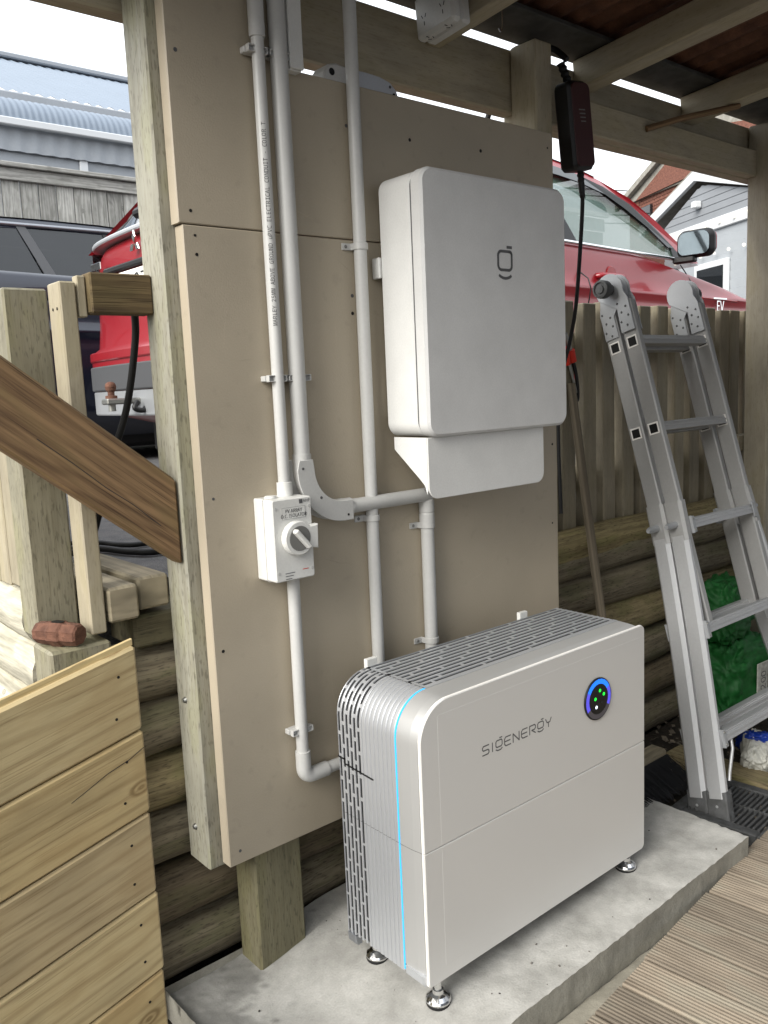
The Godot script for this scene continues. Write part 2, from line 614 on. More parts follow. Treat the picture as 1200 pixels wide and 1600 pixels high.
# painted sheet: faint roller stipple, smudges, pale scratches and a few dark rub marks
func scuff_tex(key: String, sd: int) -> void:
	var s := 1024
	var l := noise_img(s, s, 0.006, sd, s, s, 4)
	var m := noise_img(s, s, 0.025, sd + 1, s, s, 3)
	var f := noise_img(s, s, 0.35, sd + 2, s, s, 2)
	var v := PackedFloat32Array()
	v.resize(s * s)
	for i in s * s:
		v[i] = 0.955 + 0.05 * (l[i] / 255.0 - 0.5) + 0.035 * (f[i] / 255.0 - 0.5) - 0.03 * smoothstep(0.70, 0.9, m[i] / 255.0)
	var r2 := RandomNumberGenerator.new()
	r2.seed = sd
	for k in 70:
		var p := Vector2(r2.randf() * s, r2.randf() * s)
		var d := Vector2.from_angle(r2.randf_range(-0.5, 0.5) + (PI / 2 if r2.randf() < 0.35 else 0.0))
		var n := r2.randi_range(8, 90)
		var a := r2.randf_range(0.02, 0.07) * (1.0 if r2.randf() < 0.6 else -1.2)
		for q in n:
			p += d
			d = d.rotated(r2.randf_range(-0.05, 0.05))
			var x := posmod(int(p.x), s)
			var y := posmod(int(p.y), s)
			v[y * s + x] += a * (1.0 - absf(2.0 * q / n - 1.0))
	var out := PackedByteArray()
	out.resize(s * s * 3)
	for i in s * s:
		var c := clampf(v[i], 0.0, 1.0) * 255.0
		out[i * 3] = int(c)
		out[i * 3 + 1] = int(c * 0.997)
		out[i * 3 + 2] = int(c * 0.99)
	T[key] = to_tex(s, s, out)
	T[key + "_n"] = to_normal(s, s, f, 0.8)

func std(key: String, c: Color, rough := 0.6, metal := 0.0) -> StandardMaterial3D:
	var m := StandardMaterial3D.new()
	m.resource_name = key
	m.albedo_color = c
	m.roughness = rough
	m.metallic = metal
	M[key] = m
	return m

func woodmat(key: String, tex: String, tint := Color.WHITE, rough := 0.75, nscale := 0.5) -> StandardMaterial3D:
	var m := std(key, tint, rough)
	m.albedo_texture = T[tex]
	m.normal_enabled = true
	m.normal_texture = T[tex + "_n"]
	m.normal_scale = nscale
	return m

func trimat(key: String, tex: String, tint: Color, rough: float, scale: float, nscale := 0.5, metal := 0.0, world := true) -> StandardMaterial3D:
	var m := std(key, tint, rough, metal)
	m.albedo_texture = T[tex]
	m.normal_enabled = nscale > 0.0
	if nscale > 0.0:
		m.normal_texture = T[tex + "_n"]
		m.normal_scale = nscale
	m.uv1_triplanar = true
	m.uv1_world_triplanar = world
	m.uv1_scale = Vector3.ONE * scale
	return m

func glass(key: String, c: Color, a: float) -> StandardMaterial3D:
	var m := std(key, Color(c.r, c.g, c.b, a), 0.03)
	m.transparency = BaseMaterial3D.TRANSPARENCY_ALPHA
	m.metallic_specular = 0.6
	return m

func glow(key: String, c: Color, e: float) -> StandardMaterial3D:
	var m := std(key, c * 0.6, 0.4)
	m.emission_enabled = true
	m.emission = c
	m.emission_energy_multiplier = e
	return m

func make_materials() -> void:
	woodmat("pine", "pine", Color(0.92, 0.905, 0.85), 0.65, 0.5)
	for k in 3:
		woodmat("pine%d" % k, "pine", [Color(0.92, 0.905, 0.85), Color(0.86, 0.84, 0.80), Color(0.90, 0.87, 0.79)][k], 0.65, 0.5)
	woodmat("pine_edge", "pine", Color(1.0, 0.98, 0.9), 0.6, 0.35)
	woodmat("paint", "paint", Color(1, 1, 1), 0.6, 0.5)
	woodmat("paint_b", "paint", Color(0.92, 0.905, 0.86), 0.6, 0.5)
	woodmat("clean", "clean", Color(1, 1, 1), 0.55, 0.4)
	woodmat("beam", "clean", Color(1.06, 1.05, 1.02), 0.65, 0.4)
	woodmat("roofwood", "brown", Color(0.62, 0.56, 0.52), 0.8, 0.6)
	woodmat("brown", "brown", Color.WHITE, 0.75, 0.8)
	woodmat("stub", "brown", Color(0.74, 0.78, 0.76), 0.85, 0.9)
	woodmat("pole", "grey", Color(0.66, 0.61, 0.53), 0.8, 0.6)
	woodmat("log", "log", Color.WHITE, 0.85, 1.0)
	woodmat("log_b", "log", Color(0.86, 0.83, 0.80), 0.85, 1.0)
	woodmat("log_c", "log", Color(1.1, 1.08, 0.98), 0.85, 1.0)
	woodmat("log_pale", "grey", Color(1.12, 1.10, 1.02), 0.85, 1.0)
	woodmat("moss", "log", Color(1.12, 1.10, 0.95), 0.9, 1.0)
	woodmat("support", "paint", Color(0.80, 0.78, 0.69), 0.7, 0.8)
	woodmat("grey_wood", "grey", Color(1, 1, 1), 0.85, 0.8)
	woodmat("grey_wood_b", "grey", Color(0.9, 0.9, 0.88), 0.85, 0.8)
	woodmat("sleeper", "grey", Color(0.86, 0.81, 0.70), 0.85, 0.9)
	woodmat("sleeper_dark", "log", Color(0.75, 0.76, 0.70), 0.9, 0.9)
	for k in 4:
		var g := 0.74 + 0.05 * k
		woodmat("deck%d" % k, "deck", Color(g * 0.98, g, g * 1.02), 0.75, 0.15)
		woodmat("pal%d" % k, "clean", Color(0.86 + 0.05 * k, 0.85 + 0.05 * k, 0.82 + 0.05 * k), 0.65, 0.5)
		woodmat("fen%d" % k, "grey", Color(0.88 + 0.06 * k, 0.88 + 0.06 * k, 0.87 + 0.06 * k), 0.85, 0.8)
	trimat("panel", "scuff", Color(0.715, 0.672, 0.597), 0.45, 0.62, 0.2)
	trimat("panel_edge", "dirty", Color(0.80, 0.76, 0.66), 0.7, 3.0, 0.5)
	trimat("concrete", "concrete", Color(1, 1, 1), 0.88, 1.1, 0.5).vertex_color_use_as_albedo = true
	trimat("concrete_plain", "concrete", Color(0.86, 0.84, 0.79), 0.9, 1.3, 0.7)
	trimat("asphalt", "asphalt", Color(1, 1, 1), 0.85, 1.4, 0.8)
	trimat("soil", "soil", Color(1, 1, 1), 0.95, 1.5, 1.0)
	trimat("plastic", "flat", Color(0.87, 0.87, 0.855), 0.36, 2.0, 0.15)
	trimat("conduit", "flat", Color(0.79, 0.79, 0.78), 0.36, 1.6, 0.0)
	trimat("conduit_b", "flat", Color(0.76, 0.76, 0.75), 0.38, 1.9, 0.0)
	trimat("gateway", "flat", Color(0.885, 0.885, 0.875), 0.45, 2.5, 0.2)
	std("face", Color(0.845, 0.84, 0.828), 0.34, 0.15)
	std("face_edge", Color(0.93, 0.92, 0.90), 0.4)
	std("dark", Color(0.08, 0.08, 0.085), 0.6)
	std("black", Color(0.035, 0.035, 0.04), 0.5)
	std("rubber", Color(0.06, 0.06, 0.065), 0.65)
	std("ink", Color(0.16, 0.16, 0.165), 0.55)
	std("ink_grey", Color(0.34, 0.34, 0.345), 0.5)
	std("knob_grey", Color(0.44, 0.44, 0.43), 0.45)
	std("silver", Color(0.80, 0.81, 0.825), 0.36, 0.6)
	trimat("cover_grey", "flat", Color(0.85, 0.85, 0.845), 0.42, 2.5, 0.15)
	std("silver_dark", Color(0.62, 0.63, 0.65), 0.38, 0.8)
	std("bronze", Color(0.715, 0.715, 0.71), 0.36, 0.4)
	std("chrome", Color(0.88, 0.88, 0.88), 0.12, 1.0)
	trimat("alu", "flat", Color(0.78, 0.785, 0.79), 0.42, 1.2, 0.1, 0.45, false)
	trimat("alu_dull", "flat", Color(0.70, 0.70, 0.695), 0.5, 1.2, 0.15, 0.45, false)
	trimat("alu_cast", "flat", Color(0.70, 0.71, 0.72), 0.5, 2.0, 0.2, 0.4, false)
	trimat("foot", "dirty", Color(0.36, 0.365, 0.37), 0.7, 4.0, 0.4, 0.0, false)
	trimat("grate", "dirty", Color(0.30, 0.305, 0.31), 0.7, 5.0, 0.5)
	trimat("rust", "rust", Color(0.92, 0.86, 0.82), 0.9, 6.0, 1.4)
	std("steel", Color(0.62, 0.62, 0.60), 0.4, 0.9)
	std("screw", Color(0.13, 0.12, 0.11), 0.6, 0.3)
	trimat("zinc", "flat", Color(0.50, 0.545, 0.60), 0.55, 0.35, 0.0, 0.1)
	trimat("zinc_b", "flat", Color(0.60, 0.62, 0.645), 0.6, 0.35, 0.0, 0.0)
	trimat("roof_brown", "rust", Color(0.86, 0.78, 0.68), 0.8, 1.6, 0.4)
	trimat("purlin_grey", "dirty", Color(0.30, 0.30, 0.29), 0.8, 2.0, 0.3)
	trimat("weatherboard", "flat", Color(0.66, 0.68, 0.70), 0.6, 1.0, 0.1)
	trimat("gable_grey", "flat", Color(0.55, 0.565, 0.585), 0.6, 1.0, 0.1)
	trimat("dwelling_grey", "flat", Color(0.56, 0.575, 0.60), 0.6, 1.0, 0.1)
	std("trim_white", Color(0.80, 0.81, 0.82), 0.5)
	trimat("brick_red", "rust", Color(1.0, 0.88, 0.86), 0.85, 2.0, 0.3)
	trimat("roof_tile", "dirty", Color(0.62, 0.61, 0.58), 0.85, 0.8, 0.3)
	var rp := std("red_paint", Color(0.54, 0.06, 0.105), 0.34, 0.0)
	rp.clearcoat_enabled = true
	rp.clearcoat = 0.45
	rp.clearcoat_roughness = 0.04
	var nv := std("navy_paint", Color(0.11, 0.125, 0.18), 0.3, 0.3)
	nv.clearcoat_enabled = true
	nv.clearcoat = 1.0
	nv.clearcoat_roughness = 0.03
	glass("car_glass", Color(0.38, 0.48, 0.43), 0.5)
	glass("tint_glass", Color(0.06, 0.07, 0.08), 0.82)
	glass("house_glass", Color(0.12, 0.13, 0.14), 0.9)
	std("visor", Color(0.14, 0.15, 0.15), 0.12)
	std("mirror", Color(0.30, 0.33, 0.35), 0.05, 1.0)
	std("tail_lens", Color(0.55, 0.02, 0.05), 0.12)
	std("seat", Color(0.30, 0.29, 0.27), 0.85)
	std("clad", Color(0.27, 0.275, 0.285), 0.6)
	std("skid", Color(0.66, 0.67, 0.68), 0.4, 0.5)
	std("tyre", Color(0.05, 0.05, 0.052), 0.85)
	std("plate", Color(0.93, 0.93, 0.91), 0.4)
	std("ev_red", Color(0.215, 0.035, 0.05), 0.55)
	std("orange", Color(0.80, 0.16, 0.05), 0.5)
	trimat("bag_green", "dirty", Color(0.11, 0.43, 0.18), 0.6, 6.0, 0.4)
	trimat("bag_white", "dirty", Color(0.80, 0.80, 0.77), 0.45, 6.0, 0.4)
	std("bag_blue", Color(0.07, 0.22, 0.60), 0.4)
	std("bristle", Color(0.05, 0.055, 0.075), 0.8)
	trimat("cast_grey", "flat", Color(0.80, 0.815, 0.84), 0.45, 3.0, 0.2)
	glow("blue_light", Color(0.20, 0.72, 1.0), 0.42)
	glow("green_led", Color(0.10, 0.95, 0.25), 0.5)
	glow("white_led", Color(0.9, 0.95, 1.0), 0.6)
	glow("ring_blue", Color(0.10, 0.45, 1.0), 0.45)
	glow("ring_violet", Color(0.38, 0.36, 0.95), 0.25)
	std("ring_grey", Color(0.38, 0.37, 0.40), 0.35, 0.3)
	glow("bulb", Color(1.0, 0.98, 0.92), 0.35)

# ------------------------------------------------------------------ setting
func slab_y(x: float, _z: float) -> float:
	return 0.018 * (x - 0.42) - 0.045 * smoothstep(0.12, -0.22, x)

func build_ground() -> void:
	var pm := PlaneMesh.new()
	pm.size = Vector2(300, 300)
	setting("ground", pm, M.soil, Vector3(0, -0.11, 0))
	setting("driveway", boxc(Vector3(-0.43, -0.1, -80), Vector3(90, 0.85, -0.275), 0.0), M.asphalt)
	# concrete slab: uneven top, chipped edges
	var no := FastNoiseLite.new()
	no.seed = 5
	no.frequency = 9.0
	var nx := 110
	var nz := 48
	var rows := []
	var cols := []
	for i in nx + 1:
		var row := []
		var cr := []
		for j in nz + 1:
			var x := lerpf(-0.35, 1.075, float(i) / nx)
			var z := lerpf(-0.122, 0.498, float(j) / nz)
			var e := minf(minf(x + 0.35, 1.075 - x), 0.498 - z)
			var chip := maxf(0.0, no.get_noise_2d(x * 5.0, z * 5.0 + 4.0)) * 0.006 * smoothstep(0.015, 0.0, e)
			var y := slab_y(x, z) + no.get_noise_2d(x * 0.4, z * 0.4) * 0.003 - chip
			if j == nz:
				z += no.get_noise_2d(x * 3.0, 3.0) * 0.0008
			if i == 0 or i == nx:
				x += no.get_noise_2d(z * 3.0, 9.0) * 0.003
			row.append(Vector3(x, y, z))
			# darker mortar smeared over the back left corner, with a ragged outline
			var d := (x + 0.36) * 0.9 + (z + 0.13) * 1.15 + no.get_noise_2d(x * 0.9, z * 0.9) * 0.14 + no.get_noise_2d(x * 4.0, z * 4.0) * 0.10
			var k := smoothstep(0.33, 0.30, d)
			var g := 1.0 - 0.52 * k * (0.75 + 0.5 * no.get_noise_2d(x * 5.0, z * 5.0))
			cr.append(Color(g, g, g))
		rows.append(row)
		cols.append(cr)
	var st := newst()
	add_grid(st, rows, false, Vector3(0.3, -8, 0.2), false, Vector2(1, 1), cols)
	var rim := []
	for i in nx + 1:
		rim.append(rows[i][nz])
	for j in range(nz - 1, -1, -1):
		rim.append(rows[nx][j])
	for i in range(nx - 1, -1, -1):
		rim.append(rows[i][0])
	for j in range(1, nz):
		rim.append(rows[0][j])
	st.set_color(Color.WHITE)
	for i in rim.size():
		var a: Vector3 = rim[i]
		var b: Vector3 = rim[(i + 1) % rim.size()]
		var wob := Vector3(0, 0, 0.0006 * no.get_noise_2d(a.x * 3.0, 8.0))
		var a1 := Vector3(a.x, -0.035, a.z) + wob
		var wob2 := Vector3(0, 0, 0.0006 * no.get_noise_2d(b.x * 3.0, 8.0))
		var b1 := Vector3(b.x, -0.035, b.z) + wob2
		st.set_color(Color(0.70, 0.68, 0.62))
		quad(st, a, b, b1, a1, a - Vector3(0.3, a.y, 0.2))
		quad(st, a1, b1, Vector3(b.x, -0.105, b.z), Vector3(a.x, -0.105, a.z), a - Vector3(0.3, a.y, 0.2))
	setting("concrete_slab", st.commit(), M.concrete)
	# rough footing strip showing between slab and deck
	st = newst()
	rows = []
	for i in 90:
		var x := lerpf(-0.4, 1.5, i / 89.0)
		var row := []
		var zf := 0.60 - 0.10 * (x - 0.28) + no.get_noise_2d(x * 1.2, 1.0) * 0.012
		for q in [[0.5, -0.085], [0.515, -0.07], [zf - 0.02, -0.058], [zf - 0.006, -0.066], [zf, -0.11]]:
			row.append(Vector3(x, q[1] + no.get_noise_2d(x * 2.0, q[0] * 9.0) * 0.006, q[0]))
		rows.append(row)
	add_grid(st, rows, false, Vector3(0.5, -6, 0.5))
	setting("footing", st.commit(), M.concrete_plain)
	# bare soil right of the slab
	st = newst()
	rows = []
	for i in 46:
		var row := []
		for j in 26:
			var x := lerpf(1.05, 3.0, i / 45.0)
			var z := lerpf(-0.14, 0.62, j / 25.0)
			row.append(Vector3(x, -0.085 + no.get_noise_2d(x * 0.7, z * 0.7) * 0.016 + 0.05 * smoothstep(0.05, -0.14, z), z))
		rows.append(row)
	add_grid(st, rows, false, Vector3(2, -9, 0))
	setting("soil", st.commit(), M.soil)
	build_deck()

func deck_board(w: float, l: float, off: float) -> ArrayMesh:
	var st := newst()
	var pr := PackedVector2Array()
	var n := 9
	pr.append(Vector2(-w / 2 + 0.003, 0))
	var x0 := -w / 2 + 0.006
	var p := (w - 0.012) / n
	for k in n:
		var a := x0 + p * k
		pr.append(Vector2(a + p * 0.10, 0.0))
		pr.append(Vector2(a + p * 0.36, -0.0018))
		pr.append(Vector2(a + p * 0.64, -0.0018))
		pr.append(Vector2(a + p * 0.90, 0.0))
	pr.append(Vector2(w / 2 - 0.003, 0))
	pr.append(Vector2(w / 2, -0.003))
	pr.append(Vector2(w / 2, -0.03))
	pr.append(Vector2(-w / 2, -0.03))
	pr.append(Vector2(-w / 2, -0.003))
	for i in pr.size():
		var a := pr[i]
		var b := pr[(i + 1) % pr.size()]
		if a.y < -0.02 and b.y < -0.02:
			continue
		var d := b - a
		quad(st, Vector3(a.x, a.y, 0), Vector3(b.x, b.y, 0), Vector3(b.x, b.y, l), Vector3(a.x, a.y, l), Vector3(-d.y, d.x, 0) if a.y > -0.004 else Vector3(signf(a.x), 0, 0), [Vector2(off, a.x / 0.3 + off), Vector2(off, b.x / 0.3 + off), Vector2(off + l / 1.2, b.x / 0.3 + off), Vector2(off + l / 1.2, a.x / 0.3 + off)])
	quad(st, Vector3(-w / 2, -0.003, 0), Vector3(w / 2, -0.003, 0), Vector3(w / 2, -0.03, 0), Vector3(-w / 2, -0.03, 0), Vector3(0, 0, -1), [Vector2(0, off), Vector2(0.1, off), Vector2(0.1, off + 0.1), Vector2(0, off + 0.1)])
	return st.commit()

func build_deck() -> void:
	var d := setting("deck", null, null, Vector3(0.283, -0.042, 0.566))
	d.rotation.y = 0.1
	var vs := []
	for k in 5:
		vs.append(deck_board(0.1055, 1.9, k * 0.37))
	for k in range(-9, 19):
		part(d, "board", vs[(k + 10) * 3 % 5], M["deck%d" % ((k + 12) * 7 % 4)], Vector3(0.0555 + k * 0.1125, rng.randf_range(-0.001, 0.001), rng.randf_range(-0.004, 0.003)))
	part(d, "joist", boxc(Vector3(-1.0, -0.075, 0.04), Vector3(2.2, -0.034, 0.085)), M.log_b)
	part(d, "joist", boxc(Vector3(-1.0, -0.075, 0.5), Vector3(2.2, -0.034, 0.545)), M.log_b)
	part(d, "joist", boxc(Vector3(-1.0, -0.075, 1.2), Vector3(2.2, -0.034, 1.245)), M.log_b)

func build_carport() -> void:
	var c := thing("carport", "beige painted timber carport with posts, rafters and corrugated roof over the battery", "carport")
	var lp := part(c, "post", boxc(Vector3(-0.26, 0.245, -0.124), Vector3(-0.165, 2.178, -0.034), 0.004, 1), M.paint)
	for y in [0.33, 0.62]:
		part(lp, "bolt", lathe([Vector2(0, 0.006), Vector2(0.005, 0.005), Vector2(0.0075, 0.0), Vector2(0.0075, -0.002)], 10), M.steel, Vector3(-0.2605, y, -0.085), Vector3(0, 0, PI / 2))
	part(c, "post", boxc(Vector3(-0.150, -0.075, -0.124), Vector3(-0.022, 2.0, -0.036), 0.005, 1), M.support)
	part(c, "post", boxc(Vector3(0.88, -0.1, -0.126), Vector3(0.951, 2.178, -0.036), 0.004, 1), M.beam)
	part(c, "post", boxc(Vector3(2.23, -0.1, -0.126), Vector3(2.345, 2.178, -0.03), 0.005, 1), M.clean)
	part(c, "beam", boxc(Vector3(-0.72, 2.010, -0.178), Vector3(0.905, 2.178, -0.131), 0.004, 0), M.beam)
	part(c, "beam", boxc(Vector3(0.908, 1.990, -0.180), Vector3(3.18, 2.178, -0.131), 0.004, 0), M.beam)
	part(c, "beam", boxc(Vector3(0.97, 1.990, -0.1285), Vector3(2.228, 2.085, -0.09), 0.004, 0), M.beam)
	var sl := 0.09
	var ang := atan(sl)
	var L := 1.30
	for x in [[-0.655, 0.05], [-0.05, 0.05], [0.56, 0.05], [1.17, 0.072], [1.765, 0.072], [2.42, 0.06], [3.05, 0.06]]:
		var st := newst()
		add_box(st, Vector3(0, 0.042, L / 2), Vector3(x[1], 0.084, L), 0.004, 2)
		part(c, "rafter", st.commit(), M.beam, Vector3(x[0] + x[1] / 2, 2.1205, -0.128), Vector3(-ang, 0, 0))
	# flat grey purlin boards on the rafters
	var xs := [-0.70, 3.18]
	for z in [[-0.15, -0.005], [0.52, 0.62], [1.02, 1.12]]:
		var st := newst()
		var yy: float = 2.2045 + (z[0] + 0.13) * sl
		add_box(st, Vector3((xs[0] + xs[1]) / 2, 0.009, (z[1] - z[0]) / 2), Vector3(xs[1] - xs[0], 0.014, z[1] - z[0]), 0.002, 0)
		part(c, "purlin", st.commit(), M.purlin_grey, Vector3(0, yy + 0.002, z[0]), Vector3(-ang, 0, 0))
	# corrugated sheets
	for s in 5:
		var x0 := -0.72 + s * 0.78
		var st := newst()
		var rows := []
		for i in 77:
			var x := x0 + 0.80 * i / 76.0
			var y := 0.0085 * sin(TAU * x / 0.076) + (0.0015 if s % 2 == 0 else 0.0)
			rows.append([Vector3(x, 2.2415 + y + (-0.02) * sl, -0.15), Vector3(x, 2.2415 + y + 1.43 * sl, 1.30)])
		add_grid(st, rows, false, Vector3(0, -50, 0))
		part(c, "roof_sheet", st.commit(), M.roof_brown)
	part(c, "brace", tube([Vector3(1.486, 2.048, -0.085), Vector3(1.60, 2.084, -0.03), Vector3(1.80, 2.132, 0.06)], 0.010, 8), M.brown)
	part(c, "hook", tube(smooth_path([Vector3(0.64, 2.165, 0.06), Vector3(0.64, 2.12, 0.06), Vector3(0.632, 2.108, 0.06), Vector3(0.626, 2.114, 0.06)], 5), 0.0016, 6), M.chrome)

func build_house() -> void:
	# the dwelling this yard belongs to, behind the viewer: its wall keeps the low sky off the board
	var h := thing("dwelling", "grey weatherboard dwelling on the yard side of the deck", "house")
	part(h, "wall", boxc(Vector3(-1.5, -0.1, 3.5), Vector3(3.4, 4.2, 3.7), 0.0), M.dwelling_grey)
	for k in 28:
		part(h, "weatherboard", boxc(Vector3(-1.5, 0.0 + 0.15 * k, 3.47), Vector3(3.19, 0.147 + 0.15 * k, 3.498), 0.006, 0), M.dwelling_grey)
	part(h, "wing_wall", boxc(Vector3(3.2, -0.1, -0.1), Vector3(3.4, 4.2, 3.468), 0.0), M.dwelling_grey)
	part(h, "roof", boxc(Vector3(-1.9, 4.21, 3.1), Vector3(7.4, 4.33, 7.0), 0.01, 0), M.zinc)

func log_mesh(l: float, r: float, sd: int, axis_z := false) -> ArrayMesh:
	var no := FastNoiseLite.new()
	no.seed = sd
	no.frequency = 1.0
	var st := newst()
	var n := int(l * 16) + 4
	var rows := []
	for i in n + 1:
		var row := []
		var t := l * i / n
		var bend := Vector2(no.get_noise_2d(t * 1.2, 5.0), no.get_noise_2d(t * 1.2, 25.0)) * 0.012
		for k in 20:
			var a := TAU * k / 20
			var rr := r * (1.0 + 0.05 * no.get_noise_3d(t * 2.0, cos(a), sin(a)) + 0.02 * no.get_noise_3d(t * 9.0, cos(a) * 6.0, sin(a) * 6.0))
			var p := Vector3(t, sin(a) * rr + bend.x, cos(a) * rr + bend.y)
			if axis_z:
				p = Vector3(p.z, p.y, -p.x)
			row.append(p)
		rows.append(row)
	# normals are made from the surface
	var mid := Vector3(l / 2, 0, 0) if not axis_z else Vector3(0, 0, -l / 2)
	for i in n:
		for k in 20:
			var k2 := (k + 1) % 20
			var c0 := Vector3(l * i / n, 0, 0) if not axis_z else Vector3(0, 0, -l * i / n)
			var q := [rows[i][k], rows[i + 1][k], rows[i + 1][k2], rows[i][k2]]
			var us := [Vector2(l * i / n / 1.2, k / 20.0 * 1.4 + sd * 0.37), Vector2(l * (i + 1) / n / 1.2, k / 20.0 * 1.4 + sd * 0.37), Vector2(l * (i + 1) / n / 1.2, (k + 1) / 20.0 * 1.4 + sd * 0.37), Vector2(l * i / n / 1.2, (k + 1) / 20.0 * 1.4 + sd * 0.37)]
			for t in [[0, 1, 2], [0, 2, 3]]:
				var fn: Vector3 = (q[t[0]] - q[t[2]]).cross(q[t[0]] - q[t[1]])
				var idx: Array = t
				var ou: Vector3 = q[t[0]] - c0
				if axis_z:
					ou.z = 0
				else:
					ou.x = 0
				if fn.dot(ou) < 0.0:
					idx = [t[0], t[2], t[1]]
				for v in idx:
					var on: Vector3 = q[v]
					if axis_z:
						on.z = 0
					else:
						on.x = 0
					st.set_normal(on.normalized())
					st.set_uv(us[v])
					st.add_vertex(q[v])
	for e in [0, n]:
		var ce := Vector3(l * e / n, 0, 0) if not axis_z else Vector3(0, 0, -l * e / n)
		for k in 20:
			tri(st, ce, rows[e][k], rows[e][(k + 1) % 20], ce - mid, Vector2(0.3, 0.3), Vector2(0.3 + 0.06 * cos(TAU * k / 20), 0.3 + 0.2 * sin(TAU * k / 20)), Vector2(0.3 + 0.06 * cos(TAU * (k + 1) / 20), 0.3 + 0.2 * sin(TAU * (k + 1) / 20)))
	return st.commit()

func build_retaining_walls() -> void:
	var w := thing("retaining_wall", "brown log retaining wall behind the board, logs stacked below the driveway", "retaining wall")
	var ys := [0.672, 0.547, 0.418, 0.287, 0.147, 0.01]
	var ms := ["moss", "log", "log_c", "log", "log_b", "log"]
	for k in 6:
		var sx: float = -0.365 + [0.0, 0.012, 0.02, 0.008, 0.015, 0.01][k]
		part(w, "log", log_mesh(3.3, 0.0665, 100 + k), M["log" if k == 0 else ms[k]], Vector3(sx, ys[k], -0.193 - 0.004 * (k % 2)))
	# the top course right of the board sits higher and is weathered pale
	part(w, "log", log_mesh(1.9, 0.062, 131), M.moss, Vector3(0.98, 0.712, -0.186))
	part(w, "stake", boxc(Vector3(-0.395, -0.1, -0.27), Vector3(-0.37, 0.72, -0.2), 0.004, 1), M.log_b)
	var v := thing("retaining_wall", "pale sunlit log retaining wall running away under the left paling fence", "retaining wall")
	for k in 7:
		part(v, "log", log_mesh(4.2, 0.064, 200 + k, true), M.log_pale, Vector3(-0.444 + 0.004 * (k % 2), 0.802 - 0.126 * k, -0.31))

func build_fences() -> void:
	var f := thing("paling_fence", "beige paling fence standing on the log wall behind the ladder", "fence")
	for k in range(-1, 12):
		var x := 0.97 + 0.1107 * k
		var h := 1.513 + rng.randf_range(-0.006, 0.006)
		part(f, "paling", boxc(Vector3(x, 0.70, -0.243), Vector3(x + 0.068, h, -0.203), 0.003, 1), M["pal%d" % (rng.randi() % 3)], Vector3.ZERO, Vector3(0, 0, rng.randf_range(-0.003, 0.003)))
	part(f, "rail", boxc(Vector3(0.86, 1.33, -0.292), Vector3(2.7, 1.42, -0.246), 0.003, 0), M.pal2)
	part(f, "rail", boxc(Vector3(0.86, 0.88, -0.292), Vector3(2.7, 0.97, -0.246), 0.003, 0), M.pal2)
	for k in 4:
		part(f, "paling", boxc(Vector3(2.27 + 0.1107 * k, 0.70, -0.243), Vector3(2.343 + 0.1107 * k, 1.51, -0.205), 0.003, 1), M["pal%d" % (k % 3)])
	part(f, "rail", boxc(Vector3(2.20, 0.952, -0.178), Vector3(2.9, 1.016, -0.1285), 0.003, 0), M.pal1)
	var g := thing("paling_fence", "cream paling fence leading away at the far left, on pale logs", "fence")
	for k in 22:
		var z := -0.318 - 0.0765 * k
		part(g, "paling", boxc(Vector3(-0.502, 0.872 + rng.randf_range(-0.006, 0.004), z - 0.066), Vector3(-0.482, 1.50 + rng.randf_range(-0.01, 0.01), z), 0.003, 1), M["pal%d" % (2 + k % 2)])
	part(g, "rail", boxc(Vector3(-0.48, 1.30, -2.1), Vector3(-0.435, 1.37, -0.3), 0.003, 2), M.pal2)
	part(g, "rail", boxc(Vector3(-0.48, 0.95, -2.1), Vector3(-0.435, 1.02, -0.3), 0.003, 2), M.pal2)
	# corner post, tall batten and the notched stump below
	var p := thing("fence_post", "wide mildewed corner post of the left fence, above the hammer head", "post")
	part(p, "shaft", boxc(Vector3(-0.514, 0.786, -0.292), Vector3(-0.428, 1.487, -0.203), 0.004, 1), M.paint_b)
	var b := thing("fence_batten", "narrow cream batten beside the wide corner post", "batten")
	part(b, "batten", boxc(Vector3(-0.441, 0.800, -0.165), Vector3(-0.409, 1.490, -0.102), 0.003, 1), M.pal3)
	part(b, "nail", lathe([Vector2(0, 0.001), Vector2(0.003, 0.0005), Vector2(0.003, -0.002)], 8), M.screw, Vector3(-0.4415, 1.44, -0.12), Vector3(0, 0, PI / 2))
	part(b, "nail", lathe([Vector2(0, 0.001), Vector2(0.003, 0.0005), Vector2(0.003, -0.002)], 8), M.screw, Vector3(-0.4415, 1.44, -0.142), Vector3(0, 0, PI / 2))
	var s := thing("notched_stump", "short cream post with a flat sawn top carrying the hammer head", "post")
	part(s, "shaft", boxc(Vector3(-0.527, -0.1, -0.201), Vector3(-0.405, 0.784, -0.098), 0.005, 1), M.paint_b)
	# grey back fence
	var q := thing("paling_fence", "weathered grey paling fence with a capping rail behind the navy car", "fence")
	for k in 46:
		var x := -1.2 + 0.1535 * k
		part(q, "paling", boxc(Vector3(x, 0.8, -6.23), Vector3(x + 0.146, 3.17, -6.205), 0.004, 1), M["fen%d" % (rng.randi() % 4)])
	part(q, "capping_rail", boxc(Vector3(-1.3, 3.135, -6.20), Vector3(6.0, 3.235, -6.17), 0.005, 0), M.fen2)
	part(q, "top_cap", boxc(Vector3(-1.3, 3.237, -6.28), Vector3(6.0, 3.275, -6.13), 0.005, 0), M.fen1)
	for k in 4:
		part(q, "post", boxc(Vector3(-1.0 + 2.1 * k, 0.8, -6.34), Vector3(-0.9 + 2.1 * k, 3.1, -6.235), 0.005, 1), M.fen0)

